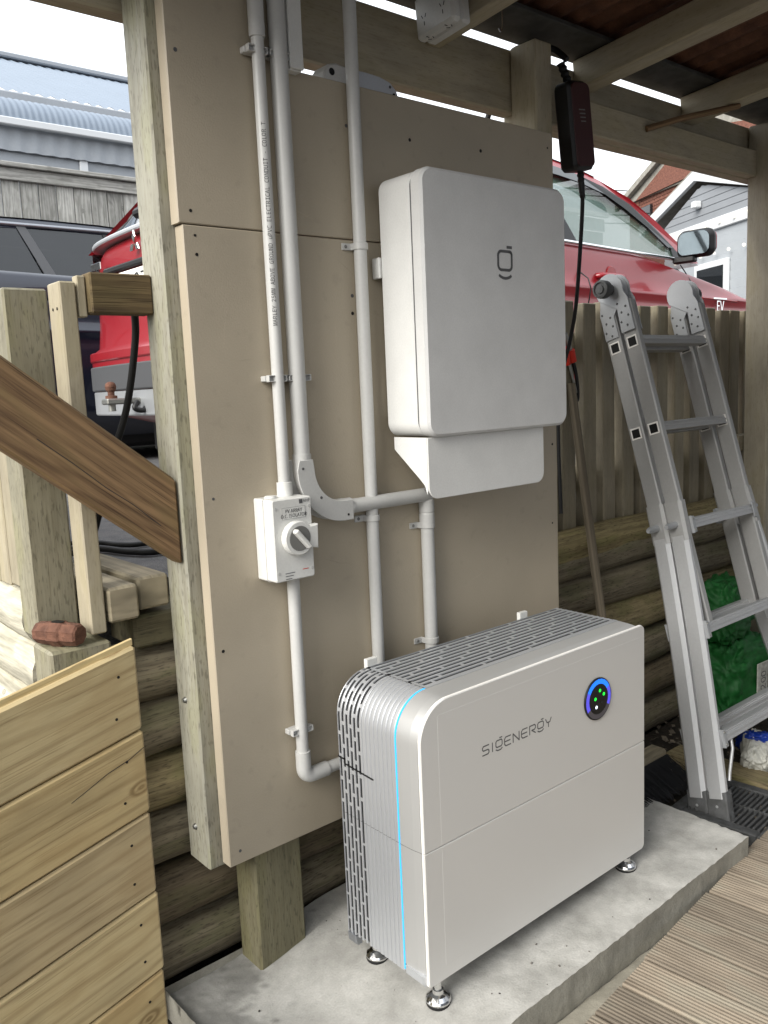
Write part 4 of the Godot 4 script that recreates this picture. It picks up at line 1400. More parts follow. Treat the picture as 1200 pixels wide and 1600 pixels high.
func build_battery() -> void:
	var t := thing("battery_cabinet", "silver home battery cabinet with slotted casing and round status light on the slab", "battery")
	var ylo := 0.060
	var ysp := 0.3465
	var l_up := BT - BR - ysp
	var s_arc := l_up + BR * PI / 2
	var s_end := s_arc + (0.752 - BX - BR)
	var pitch := 0.0134
	var zb := 0.112
	# dark inside
	part(t, "core", extrude(rrect(BX + 0.0026, 0.062, 0.755, BT - 0.0028, [0.004, 0.004, 0.012, BR - 0.0026], 14), 0.114, 0.3035, 0.0), M.black)
	part(t, "core", extrude(rrect(0.004, 0.063, 0.754, BT - 0.012, [0.004, 0.004, 0.012, BR - 0.012], 10), 0.3036, 0.3655, 0.0), M.black)
	# slotted end casing: upright bars, one part per module, with bridges between the slots
	var casing_u := newst()
	var casing_l := newst()
	var z0 := 0.118
	for k in 7:
		var za := zb if k == 0 else z0 + pitch * (k - 1) + 0.0033
		var zz := z0 + pitch * k - 0.0033 if k < 6 else 0.1965
		var cr := [Vector2(za, -0.005), Vector2(za + 0.0005, -0.0004), Vector2(za + 0.0014, 0.0), Vector2(zz - 0.0014, 0.0), Vector2(zz - 0.0005, -0.0004), Vector2(zz, -0.005)]
		bsweep(casing_u, ysp, 0.0, s_arc, cr, 0.02 if false else 0.012)
		bsweep(casing_l, ylo, 0.0, 0.2857, cr, 0.3)
	for k in 6:
		var zk := z0 + pitch * k
		var cr := [Vector2(zk - 0.0036, -0.0006), Vector2(zk + 0.0036, -0.0006)]
		var s := 0.022 if k % 2 == 0 else 0.047
		while s < s_arc:
			bsweep(casing_u, ysp, s, minf(s + 0.0085, s_arc), cr, 0.006)
			s += 0.052
		s = 0.030 if k % 2 == 0 else 0.058
		while s < 0.283:
			bsweep(casing_l, ylo, s, minf(s + 0.006, 0.283), cr, 0.02)
			s += 0.058
	# fluted part of the end
	var flute := []
	var nf := 8
	for k in nf:
		var a := 0.1965 + (0.303 - 0.1965) * k / nf
		var p := (0.303 - 0.1965) / nf
		flute.append(Vector2(a, -0.0032))
		flute.append(Vector2(a + p * 0.10, -0.0004))
		flute.append(Vector2(a + p * 0.25, 0.0))
		flute.append(Vector2(a + p * 0.75, 0.0))
		flute.append(Vector2(a + p * 0.90, -0.0004))
	flute.append(Vector2(0.303, -0.0022))
	bsweep(casing_u, ysp, 0.0, s_arc, flute, 0.012)
	bsweep(casing_l, ylo, 0.0, 0.2857, flute, 0.3)
	var cu := part(t, "end_casing", casing_u.commit(), M.silver)
	part(t, "end_casing", casing_l.commit(), M.silver)
	# latch line cut across the slots
	var jag := newst()
	for k in 11:
		add_box(jag, Vector3(BX - 0.0002, 0.463 + (0.010 if k < 2 else 0.0) - 0.0006 * k, 0.116 + 0.0108 * k), Vector3(0.002, 0.0032, 0.0112), 0.0)
		if k == 2:
			add_box(jag, Vector3(BX - 0.0002, 0.468, 0.116 + 0.0108 * k - 0.005), Vector3(0.002, 0.012, 0.003), 0.0)
	part(cu, "latch_gap", jag.commit(), M.black)
	# top grille
	var top := newst()
	var nt := 11
	var tp := 0.0168
	for k in nt + 1:
		var za := zb if k == 0 else z0 + tp * (k - 1) + 0.0042
		var zz := z0 + tp * k - 0.0042 if k < nt else 0.3055
		bsweep(top, ysp, s_arc + 0.002, s_end, [Vector2(za, -0.006), Vector2(za + 0.0006, -0.0006), Vector2(za + 0.0016, 0.0), Vector2(zz - 0.0016, 0.0), Vector2(zz - 0.0006, -0.0006), Vector2(zz, -0.006)], 0.4)
	for k in nt:
		var zk := z0 + tp * k
		var cr := [Vector2(zk - 0.0045, -0.0007), Vector2(zk + 0.0045, -0.0007)]
		var s: float = s_arc + 0.002 + [0.0, 0.07, 0.035, 0.11][k % 4]
		bsweep(top, ysp, s_arc + 0.002, s_arc + 0.012, cr, 0.2)
		while s < s_end - 0.02:
			bsweep(top, ysp, s, s + 0.009, cr, 0.2)
			s += 0.155
		bsweep(top, ysp, s_end - 0.012, s_end, cr, 0.2)
	part(t, "top_grille", top.commit(), M.silver)
	# front frame running round the corner
	var fr := newst()
	var fc := [Vector2(0.3065, -0.004), Vector2(0.307, -0.0005), Vector2(0.309, 0.0006), Vector2(0.345, -0.0015), Vector2(0.3655, -0.005)]
	bsweep(fr, ysp, 0.0, s_end + 0.02, fc, 0.008)
	part(t, "front_frame", fr.commit(), M.bronze)
	fr = newst()
	bsweep(fr, ylo + 0.02, 0.0, 0.2657, fc, 0.3)
	part(t, "front_frame", fr.commit(), M.bronze)
	var li := newst()
	bsweep(li, ysp, 0.0, s_arc, [Vector2(0.3030, -0.0006), Vector2(0.3034, 0.0004), Vector2(0.3062, 0.0004), Vector2(0.3066, -0.0006)], 0.01)
	part(t, "light_strip", li.commit(), M.blue_light)
	li = newst()
	bsweep(li, ylo + 0.006, 0.0, 0.2797, [Vector2(0.3030, -0.0006), Vector2(0.3034, 0.0004), Vector2(0.3062, 0.0004), Vector2(0.3066, -0.0006)], 0.3)
	part(t, "light_strip", li.commit(), M.blue_light)
	# front panels with a pale edge
	part(t, "panel_edge", extrude(rrect(-0.0012, ysp - 0.0005, 0.7665, BT - 0.0005, [0.0, 0.0, 0.016, BR - 0.004], 14), 0.3656, 0.3705, 0.001), M.face_edge)
	part(t, "panel_edge", extrude(rrect(-0.0012, 0.0525, 0.7665, ysp - 0.0015, [0.008, 0.014, 0.0, 0.0], 6), 0.3656, 0.3705, 0.001), M.face_edge)
	var f1 := part(t, "front_panel", extrude(rrect(0.0, ysp, 0.7655, BT - 0.0017, [0.0, 0.0, 0.015, BR - 0.005], 14), 0.3707, 0.3735, 0.0009), M.face)
	var f2 := part(t, "front_panel", extrude(rrect(0.0, 0.0535, 0.7655, ysp - 0.0016, [0.008, 0.014, 0.0, 0.0], 6), 0.3707, 0.3735, 0.0009), M.face)
	part(f1, "film", extrude(rrect(0.047, ysp + 0.001, 0.7645, BT - 0.03, [0.0, 0.0, 0.0, 0.0], 2), 0.37352, 0.3738, 0.0002), M.face)
	part(f2, "film", extrude(rrect(0.047, 0.083, 0.7645, ysp - 0.004, [0.0, 0.0, 0.0, 0.0], 2), 0.37352, 0.3738, 0.0002), M.face)
	# right end, bottom
	part(t, "end_plate", boxc(Vector3(0.757, 0.062, 0.113), Vector3(0.7655, 0.634, 0.3655), 0.002), M.silver_dark)
	part(t, "base_plate", boxc(Vector3(0.004, 0.055, 0.113), Vector3(0.757, 0.0615, 0.3655), 0.001), M.silver_dark)
	part(t, "corner_shoe", extrude(PackedVector2Array([Vector2(-0.010, 0.080), Vector2(-0.009, 0.062), Vector2(-0.002, 0.053), Vector2(0.01, 0.053), Vector2(0.01, 0.080)]), 0.309, 0.3655, 0.003), M.silver)
	part(t, "corner_shoe", extrude(PackedVector2Array([Vector2(-0.010, 0.060), Vector2(-0.008, 0.040), Vector2(0.0, 0.032), Vector2(0.012, 0.032), Vector2(0.012, 0.060)]), 0.113, 0.142, 0.003), M.silver_dark)
	# lettering
	var L := {
		"S": [[[1, 1], [0.15, 1], [0, 0.85], [0, 0.65], [0.15, 0.5], [0.85, 0.5], [1, 0.35], [1, 0.15], [0.85, 0], [0, 0]]],
		"I": [[[0.5, 1], [0.5, 0]]],
		"G": [[[0.15, 1], [0.85, 1], [1, 0.85], [1, 0.4], [0.85, 0.25], [0.15, 0.25], [0, 0.4], [0, 0.85], [0.15, 1]], [[0, 0.02], [0.25, -0.13], [0.75, -0.13], [1, 0.02]], [[0.62, 1.24], [1, 1.24]]],
		"E": [[[1, 1], [0.2, 1], [0, 0.8], [0, 0.2], [0.2, 0], [1, 0]], [[0.05, 0.5], [0.92, 0.5]]],
		"N": [[[0, 0], [0, 1], [1, 0], [1, 1]]],
		"R": [[[0, 0], [0, 1], [0.85, 1], [1, 0.85], [1, 0.6], [0.85, 0.45], [0.35, 0.45], [1, 0]]],
		"Y": [[[0, 1], [0.25, 0.55], [0.75, 0.55], [1, 1]], [[0.5, 0.5], [0.5, 0.0]]],
	}
	var x := 0.0
	for ch in "SIGENERGY":
		var w := 0.0195 if ch != "I" else 0.006
		var ls := []
		for l in L[ch]:
			var o := []
			for p in l:
				o.append(Vector2(x + p[0] * w, p[1] * 0.0195))
			ls.append(o)
		part(f1, "letter", strokes(ls, 0.0028, 0.0), M.ink_grey, Vector3(0.172, 0.497, 0.37395))
		x += w + 0.0078
	# status light
	var d := Node3D.new()
	d.name = "status_light"
	t.add_child(d)
	d.position = Vector3(0.567, 0.513, 0.3735)
	part(d, "bezel", lathe([Vector2(0.0, 0.0), Vector2(0.0505, 0.0), Vector2(0.0515, 0.002), Vector2(0.051, 0.0045), Vector2(0.049, 0.005), Vector2(0, 0.005)], 40), M.dark, Vector3.ZERO, Vector3(PI / 2, 0, 0))
	for k in 24:
		var a0 := TAU * k / 24.0
		var a1 := TAU * (k + 1) / 24.0
		var st := newst()
		var o0 := Vector3(cos(a0), sin(a0), 0)
		var o1 := Vector3(cos(a1), sin(a1), 0)
		quad(st, o0 * 0.037 + Vector3(0, 0, 0.0056), o1 * 0.037 + Vector3(0, 0, 0.0056), o1 * 0.0485 + Vector3(0, 0, 0.0053), o0 * 0.0485 + Vector3(0, 0, 0.0053), Vector3(0, 0, 1))
		var up := sin((a0 + a1) * 0.5)
		part(d, "ring_segment", st.commit(), M.ring_blue if up > 0.45 else (M.ring_violet if up > -0.55 else M.ring_grey))
	part(d, "face", lathe([Vector2(0.0365, 0.0056), Vector2(0.0355, 0.0062), Vector2(0, 0.0064)], 36), M.black, Vector3.ZERO, Vector3(PI / 2, 0, 0))
	var leds := [[0.004, 0.020, "green_led"], [0.019, 0.008, "green_led"], [-0.014, 0.003, "green_led"], [-0.010, -0.018, "white_led"], [0.014, -0.012, "dark"]]
	for e in leds:
		part(d, "led", lathe([Vector2(0.0042, 0.0), Vector2(0.0036, 0.0006), Vector2(0, 0.0008)], 12), M[e[2]], Vector3(e[0], e[1], 0.0064), Vector3(PI / 2, 0, 0))
	# adjustable feet
	for p in [[0.045, 0.348], [0.720, 0.348], [0.045, 0.150], [0.720, 0.150]]:
		var gy := slab_y(p[0], p[1])
		var hgt := 0.0555 - gy
		var ft := part(t, "foot", lathe([Vector2(0.0, 0.005), Vector2(0.0265, 0.005), Vector2(0.0272, 0.009), Vector2(0.025, 0.013), Vector2(0.018, 0.0185), Vector2(0.012, 0.022), Vector2(0.011, 0.030), Vector2(0.008, 0.031), Vector2(0.0075, hgt)], 24), M.chrome, Vector3(p[0], gy, p[1]))
		part(ft, "rubber_pad", lathe([Vector2(0.0, -0.003), Vector2(0.0255, -0.003), Vector2(0.0265, 0.0), Vector2(0.0265, 0.005), Vector2(0.0, 0.005)], 24), M.rubber)
	for p in [[0.085, 0.0], [0.60, 0.0]]:
		part(t, "wall_tie", boxc(Vector3(p[0], 0.60, 0.100), Vector3(p[0] + 0.03, 0.668, 0.1118), 0.001), M.plastic)

# ------------------------------------------------------------------ ladder
func rail_loft(path: Array, hw: float, w0: float, w1: float, b := 0.004) -> ArrayMesh:
	# path of (x, v); box section hw wide in x, from w0 to w1 in depth
	var st := newst()
	var rows := []
	for p in path:
		var row := []
		for q in [[-hw, w0 + b], [-hw, w1 - b], [-hw + b, w1], [hw - b, w1], [hw, w1 - b], [hw, w0 + b], [hw - b, w0], [-hw + b, w0]]:
			row.append(Vector3(p.x + q[0], p.y, q[1]))
		rows.append(row)
	for i in rows.size() - 1:
		for k in 8:
			var k2 := (k + 1) % 8
			var c: Vector3 = Vector3(path[i].x, path[i].y, (w0 + w1) / 2)
			var mid: Vector3 = (rows[i][k] + rows[i][k2]) * 0.5 - c
			quad(st, rows[i][k], rows[i + 1][k], rows[i + 1][k2], rows[i][k2], Vector3(mid.x * 3.0, 0, mid.z))
	for e in [0, rows.size() - 1]:
		var out := Vector3(0, -1 if e == 0 else 1, 0)
		for k in range(1, 7):
			tri(st, rows[e][0], rows[e][k], rows[e][k + 1], out)
	return st.commit()

func rung_mesh(x0: float, x1: float, wc: float, dw: float, dv: float) -> ArrayMesh:
	var st := newst()
	var xc := (x0 + x1) / 2
	var l := x1 - x0
	add_box(st, Vector3(xc, 0, wc), Vector3(l, dv * 0.72, dw), 0.003, 0)
	add_box(st, Vector3(xc, dv * 0.36 + 0.002, wc), Vector3(l, 0.005, dw * 0.86), 0.001, 0)
	add_box(st, Vector3(xc, 0.003, wc + dw * 0.5 + 0.0008), Vector3(l, 0.006, 0.003), 0.0008, 0)
	add_box(st, Vector3(xc, -dv * 0.32, wc + dw * 0.5 + 0.0008), Vector3(l, 0.005, 0.003), 0.0008, 0)
	for k in 5:
		add_box(st, Vector3(xc, dv * 0.36 + 0.0052, wc - dw * 0.34 + dw * 0.17 * k), Vector3(l, 0.002, 0.003), 0.0, 0)
	return st.commit()

func build_ladder() -> void:
	var t := thing("folding_ladder", "folded aluminium multi-purpose ladder leaning on the paling fence", "ladder", Vector3(0.028, -0.06, 0.365))
	t.basis = Basis(Vector3(1, 0, 0), Vector3(0, 0.9629, -0.2699), Vector3(0, 0.2699, 0.9629))
	var xl := 1.3635
	var xr := 1.790
	for half in 2:
		var w1 := 0.0 if half == 0 else -0.067
		var w0 := w1 - 0.055
		for side in 2:
			var x := xl if side == 0 else xr
			var sg := -1.0 if side == 0 else 1.0
			part(t, "rail", rail_loft([Vector2(x, 0.55), Vector2(x, 1.635)], 0.0135, w0, w1), M.alu_dull)
			# outer flared leg
			var pth := []
			for k in 9:
				var q := k / 8.0
				var v := lerpf(0.07, 0.965, q)
				pth.append(Vector2(x + sg * (0.148 * (1.0 - q) * (0.62 + 0.38 * (1.0 - q)) + 0.0), v))
			part(t, "flared_leg", rail_loft(pth, 0.0165, w0 - 0.003, w1 + 0.003, 0.011), M.alu)
			var col := part(t, "collar", rail_loft([Vector2(x + sg * 0.010, 0.842), Vector2(x + sg * 0.0005, 0.968)], 0.0195, w0 - 0.005, w1 + 0.005, 0.009), M.alu_dull)
			part(col, "lock_pin", tube([Vector3(x + sg * 0.012, 0.895, (w0 + w1) / 2), Vector3(x + sg * 0.066, 0.894, (w0 + w1) / 2), Vector3(x + sg * 0.078, 0.893, (w0 + w1) / 2)], [0.0115, 0.011, 0.007], 12), M.alu_cast)
			var fx := x + sg * 0.150
			part(t, "foot", rail_loft([Vector2(fx + sg * 0.006, -0.003), Vector2(fx + sg * 0.002, 0.03), Vector2(fx - sg * 0.010, 0.088)], 0.0185, w0 - 0.006, w1 + 0.006, 0.004), M.foot)
			part(t, "rivet", lathe([Vector2(0, 0.002), Vector2(0.004, 0.0015), Vector2(0.0045, 0)], 8), M.alu, Vector3(fx - 0.0172, 0.048, (w0 + w1) / 2), Vector3(0, 0, PI / 2))
			# hinge plate: rounded head and a riveted tongue on the rail
			var hc := Vector2(-0.061, 1.685)
			var poly := PackedVector2Array()
			var wf := w1 - 0.002
			var wb := w0 + 0.002
			if half == 0:
				poly.append(Vector2(wf, 1.535))
				poly.append(Vector2(wf, 1.64))
				for k in 13:
					var a := -0.35 + (PI + 0.75) * k / 12.0
					poly.append(hc + Vector2(cos(a), sin(a)) * 0.052)
				poly.append(Vector2(wb + 0.004, 1.615))
				poly.append(Vector2(wb, 1.535))
			else:
				poly.append(Vector2(wf, 1.53))
				poly.append(Vector2(wf, 1.60))
				poly.append(Vector2(hc.x + 0.02, 1.63))
				for k in 11:
					var a := -1.1 + (PI + 1.45) * k / 10.0
					poly.append(hc + Vector2(cos(a), sin(a)) * 0.046)
				poly.append(Vector2(wb, 1.615))
				poly.append(Vector2(wb, 1.53))
			var st := newst()
			var px := x - 0.0145 - (0.004 if half == 0 else 0.0)
			extrude_into(st, poly, -0.0035, 0.0, 0.0008, Basis(Vector3(0, 0, 1), Vector3(0, 1, 0), Vector3(1, 0, 0)), Vector3(px, 0, 0))
			extrude_into(st, poly, 0.0, 0.0035, 0.0008, Basis(Vector3(0, 0, 1), Vector3(0, 1, 0), Vector3(1, 0, 0)), Vector3(x + 0.0145 + (0.004 if half == 0 else 0.0), 0, 0))
			var hp := part(t, "hinge_plate", st.commit(), M.alu_cast)
			for q in [[0.2, 1.632], [0.7, 1.615], [0.35, 1.60], [0.75, 1.585], [0.2, 1.570], [0.55, 1.555]]:
				part(hp, "rivet", lathe([Vector2(0, 0.0022), Vector2(0.003, 0.0018), Vector2(0.0042, 0)], 8), M.foot, Vector3(px - 0.0035, q[1] - 0.015 * half, lerpf(w0, w1, q[0])), Vector3(0, 0, PI / 2))
			# square rung ends on the outside of the rail
			for v in [1.50, 1.21]:
				var c := Vector2((w0 + w1) / 2, v)
				var st2 := newst()
				for e in [[0, 0.0165, 0.038, 0.005], [0, -0.0165, 0.038, 0.005], [0.0165, 0, 0.005, 0.028], [-0.0165, 0, 0.005, 0.028]]:
					add_box(st2, Vector3(x - 0.0135, c.y + e[1], c.x + e[0]), Vector3(0.003, e[3], e[2]), 0.0008)
				var re := part(t, "rung_end", st2.commit(), M.face_edge)
				part(re, "hole", boxc(Vector3(x - 0.0142, c.y - 0.014, c.x - 0.014), Vector3(x - 0.0134, c.y + 0.014, c.x + 0.014), 0.0), M.black)
		var wc := (w0 + w1) / 2
		for v in [1.50, 1.21]:
			part(t, "rung", rung_mesh(xl + 0.0137, xr - 0.0137, wc, 0.034, 0.032), M.alu_dull, Vector3(0, v, 0))
		var face := 1.0 if half == 0 else -1.0
		for q in [[0.885, 0.0], [0.56, 0.063], [0.235, 0.116]]:
			var a: float = xl - q[1] + 0.010
			var b: float = xr + q[1] - 0.010
			var wm := (w1 if half == 0 else w0) - face * 0.012
			var rg := part(t, "rung", rung_mesh(a, b, wm, 0.038, 0.032), M.alu, Vector3(0, q[0], 0))
			for e in [a, b]:
				var st3 := newst()
				var s2 := 1.0 if e == a else -1.0
				add_box(st3, Vector3(e + s2 * 0.008, 0, wm + face * 0.023), Vector3(0.018, 0.052, 0.003), 0.001)
				add_box(st3, Vector3(e + s2 * 0.001, 0, wm), Vector3(0.003, 0.056, 0.05), 0.001)
				part(rg, "bracket", st3.commit(), M.alu_cast)
				for yy in [-0.018, 0.018]:
					part(rg, "rivet", lathe([Vector2(0, 0.002), Vector2(0.003, 0.0016), Vector2(0.004, 0)], 8), M.steel, Vector3(e + s2 * 0.008, yy, wm + face * 0.0246), Vector3(PI / 2 * face, 0, 0))
			if q[0] < 0.3:
				for e in [[a, 1.0], [b, -1.0]]:
					part(rg, "stay", tube([Vector3(e[0] + e[1] * 0.055, -0.016, wm + face * 0.012), Vector3(e[0] + e[1] * 0.05, -0.045, wm + face * 0.012), Vector3(e[0] + e[1] * 0.004, -0.105, wm + face * 0.012), Vector3(e[0] - e[1] * 0.008, -0.125, wm + face * 0.012)], 0.005, 8), M.alu)
	# locking knob on the near hinge
	part(t, "hinge_knob", lathe([Vector2(0, 0.060), Vector2(0.013, 0.060), Vector2(0.014, 0.055), Vector2(0.020, 0.055), Vector2(0.022, 0.060), Vector2(0.028, 0.058), Vector2(0.0295, 0.053), Vector2(0.029, 0.030), Vector2(0.024, 0.026), Vector2(0.019, 0.024), Vector2(0.018, 0.0)], 20), M.foot, Vector3(xl - 0.018, 1.685, -0.058), Vector3(0, 0, PI / 2))
	part(t, "hinge_knob", lathe([Vector2(0, 0.060), Vector2(0.013, 0.060), Vector2(0.014, 0.055), Vector2(0.020, 0.055), Vector2(0.022, 0.060), Vector2(0.028, 0.058), Vector2(0.0295, 0.053), Vector2(0.029, 0.030), Vector2(0.024, 0.026), Vector2(0.019, 0.024), Vector2(0.018, 0.0)], 20), M.foot, Vector3(xr + 0.018, 1.685, -0.058), Vector3(0, 0, -PI / 2))

# ------------------------------------------------------------------ timber at the left
func build_left_timber() -> void:
	var t := thing("shiplap_wall", "new pine shiplap wall of wide boards at the bottom left", "wall", Vector3(-0.4808, 0.853, 0.200), 0.067)
	var sl := tan(0.194)
	var shear := Basis(Vector3(1, sl, 0), Vector3(0, 1, 0), Vector3(0, 0, 1))
	for k in 7:
		var st := newst()
		var h := 0.1475
		var c := Vector3(-0.55, -0.15 * k - 0.075, -0.01)
		add_box(st, Vector3(c.x, c.y + c.x * sl, c.z), Vector3(1.1 + [0.0, 0.003, 0.001, 0.004, 0.0, 0.002, 0.0][k], h, 0.021), 0.0045, 0, shear)
		var bd := part(t, "board", st.commit(), M["pine%d" % (k * 2 % 3)])
		if k == 0:
			st = newst()
			add_box(st, Vector3(-0.55, 0.0035 - 0.55 * sl, -0.0135), Vector3(1.1, 0.012, 0.007), 0.001, 0, shear)
			part(bd, "tongue", st.commit(), M.pine_edge)
		else:
			# tongue seen in the joint
			st = newst()
			add_box(st, Vector3(-0.55, -0.15 * k - 0.55 * sl, -0.0155), Vector3(1.098, 0.012, 0.006), 0.0, 0, shear)
			part(bd, "tongue", st.commit(), M.pine_edge)
	for k in 6:
		for e in [[-0.035, -0.04], [-0.04, -0.11]]:
			part(t, "nail", lathe([Vector2(0, 0.0004), Vector2(0.0026, 0.0003), Vector2(0.0026, -0.001)], 8), M.screw, Vector3(e[0] + rng.randf_range(-0.006, 0.006), -0.15 * k + e[1] + e[0] * sl, 0.0006), Vector3(PI / 2, 0, 0))
	# splits and knots worth seeing
	part(t, "split", strokes([[Vector2(-0.002, -0.181), Vector2(-0.03, -0.194), Vector2(-0.07, -0.205), Vector2(-0.11, -0.222), Vector2(-0.135, -0.232)]], 0.0013, 0.0012), M.ink)
	part(t, "stud", boxc(Vector3(-0.12, -0.95, -0.115), Vector3(-0.075, -0.12, -0.0215), 0.003, 1), M.pine)
	part(t, "stud", boxc(Vector3(-0.75, -0.95, -0.115), Vector3(-0.705, -0.20, -0.0215), 0.003, 1), M.pine)
	# diagonal brace
	var s2 := -0.806
	var sb := Basis(Vector3(1, s2, 0), Vector3(0, 1, 0), Vector3(0, 0, 1))
	var st := newst()
	add_box(st, Vector3(-0.60, 1.032 + s2 * (-0.60 + 0.29), -0.0625), Vector3(0.675, 0.176, 0.045), 0.006, 0, sb)
	var br := thing("timber_brace", "rough brown timber brace slanting down to the mildewed post", "timber")
	part(br, "plank", st.commit(), M.brown)
	part(br, "crack", strokes([[Vector2(-0.53, 1.20), Vector2(-0.47, 1.151), Vector2(-0.41, 1.098), Vector2(-0.36, 1.060), Vector2(-0.305, 1.010)]], 0.0015, -0.0396), M.ink)
	# stub rail on the post
	var sr := thing("rail_stub", "short rough sawn rail stub nailed to the mildewed post", "timber")
	part(sr, "stub", boxc(Vector3(-0.387, 1.430, -0.131), Vector3(-0.2606, 1.507, -0.085), 0.003, 0), M.stub)
	part(sr, "offcut", boxc(Vector3(-0.405, 1.424, -0.128), Vector3(-0.3885, 1.502, -0.105), 0.002, 1), M.pal3)
	# sleepers at the edge of the driveway
	var s1 := thing("sleeper", "pale weathered timber with a bent nail, its end above the shiplap", "timber", Vector3.ZERO, 0.0, "sleepers edging the driveway")
	part(s1, "beam", boxc(Vector3(-0.403, 0.816, -1.3), Vector3(-0.338, 0.888, -0.10), 0.005, 2), M.sleeper)
	part(s1, "nail", tube([Vector3(-0.40, 0.857, -0.135), Vector3(-0.431, 0.855, -0.135)], 0.0018, 6), M.steel)
	var s3 := thing("sleeper", "mossy-topped timber block beside the mildewed post", "timber", Vector3.ZERO, 0.0, "sleepers edging the driveway")
	part(s3, "beam", boxc(Vector3(-0.331, 0.826, -0.48), Vector3(-0.2615, 0.895, -0.118), 0.005, 2), M.sleeper)
	var s4 := thing("sleeper", "dark damp timber lying on the top log under the pale blocks", "timber", Vector3.ZERO, 0.0, "sleepers edging the driveway")
	part(s4, "beam", boxc(Vector3(-0.342, 0.741, -0.26), Vector3(0.5, 0.812, -0.1275), 0.006, 0), M.sleeper_dark)
	# rusty sledge hammer head
	var h := thing("hammer_head", "rusty sledge hammer head without a handle on the sawn post top", "hammer", Vector3(-0.492, 0.8085, -0.142))
	h.basis = Basis(Vector3(0.86, 0, -0.5).normalized(), Vector3(0.5, 0, 0.86).normalized(), Vector3(0, -1, 0))
	h.scale = Vector3.ONE * 0.86
	var prof := [Vector2(0, -0.061), Vector2(0.021, -0.061), Vector2(0.0255, -0.056), Vector2(0.0275, -0.03), Vector2(0.0275, -0.020), Vector2(0.0305, -0.014), Vector2(0.0305, 0.014), Vector2(0.0275, 0.020), Vector2(0.0275, 0.03), Vector2(0.0255, 0.056), Vector2(0.021, 0.061), Vector2(0, 0.061)]
	var hs := newst()
	for i in prof.size() - 1:
		for k in 8:
			var a0 := TAU * (k + 0.5) / 8.0
			var a1 := TAU * (k + 1.5) / 8.0
			var w0 := 1.0 if k % 2 == 0 or absf(prof[i].y) > 0.05 else 0.97
			var w1 := 1.0 if k % 2 == 0 or absf(prof[i + 1].y) > 0.05 else 0.97
			quad(hs, Vector3(cos(a0) * prof[i].x * w0, prof[i].y, sin(a0) * prof[i].x * w0), Vector3(cos(a1) * prof[i].x * w0, prof[i].y, sin(a1) * prof[i].x * w0), Vector3(cos(a1) * prof[i + 1].x * w1, prof[i + 1].y, sin(a1) * prof[i + 1].x * w1), Vector3(cos(a0) * prof[i + 1].x * w1, prof[i + 1].y, sin(a0) * prof[i + 1].x * w1), Vector3(cos((a0 + a1) / 2), signf(prof[i].y + prof[i + 1].y) * (3.0 if absf(prof[i].y + prof[i + 1].y) > 0.12 else 0.01), sin((a0 + a1) / 2)))
	part(h, "head", hs.commit(), M.rust)
	part(h, "eye", extrude(rrect(-0.009, -0.016, 0.009, 0.016, [0.008, 0.008, 0.008, 0.008], 5), -0.0286, -0.0278, 0.0), M.black)

# ------------------------------------------------------------------ cars
func car_outline(xr: float, xf: float, w: float, n := 88) -> Array:
	# plan view: bowed tail with round corners, straight flanks, bowed nose
	var o := []
	for k in 25:
		var u := sin(PI / 2 * (-1.0 + 2.0 * k / 24.0))
		o.append(Vector2(xr + 0.07 * u * u + 0.26 * pow(absf(u), 7.0), w * u * (1.0 if absf(u) < 0.999 else 0.995)))
	for k in 20:
		var t := (k + 0.5) / 20.0
		o.append(Vector2(lerpf(xr + 0.36, xf - 0.8, t), w))
	for k in 25:
		var u := sin(PI / 2 * (1.0 - 2.0 * k / 24.0))
		o.append(Vector2(xf - 0.25 * u * u - 0.5 * pow(absf(u), 6.0), w * u))
	for k in 20:
		var t := (k + 0.5) / 20.0
		o.append(Vector2(lerpf(xf - 0.8, xr + 0.36, t), -w))
	return o

func greenhouse_z(y: float) -> float:
	return 0.855 - maxf(0.0, y - 1.08) * 0.44 - maxf(0.0, y - 1.45) * 0.35

func side_panel(st: SurfaceTool, poly: PackedVector2Array, side: float, off: float) -> void:
	var tr := Geometry2D.triangulate_polygon(poly)
	for i in range(0, tr.size(), 3):
		var v := []
		for k in 3:
			var p := poly[tr[i + k]]
			v.append(Vector3(p.x, p.y, side * (greenhouse_z(p.y) + off)))
		tri(st, v[0], v[1], v[2], Vector3(0, 0.2, side))
		for k in 3:
			v[k] = v[k] - Vector3(0, 0, side * 0.012)
		tri(st, v[0], v[1], v[2], Vector3(0, -0.2, -side))

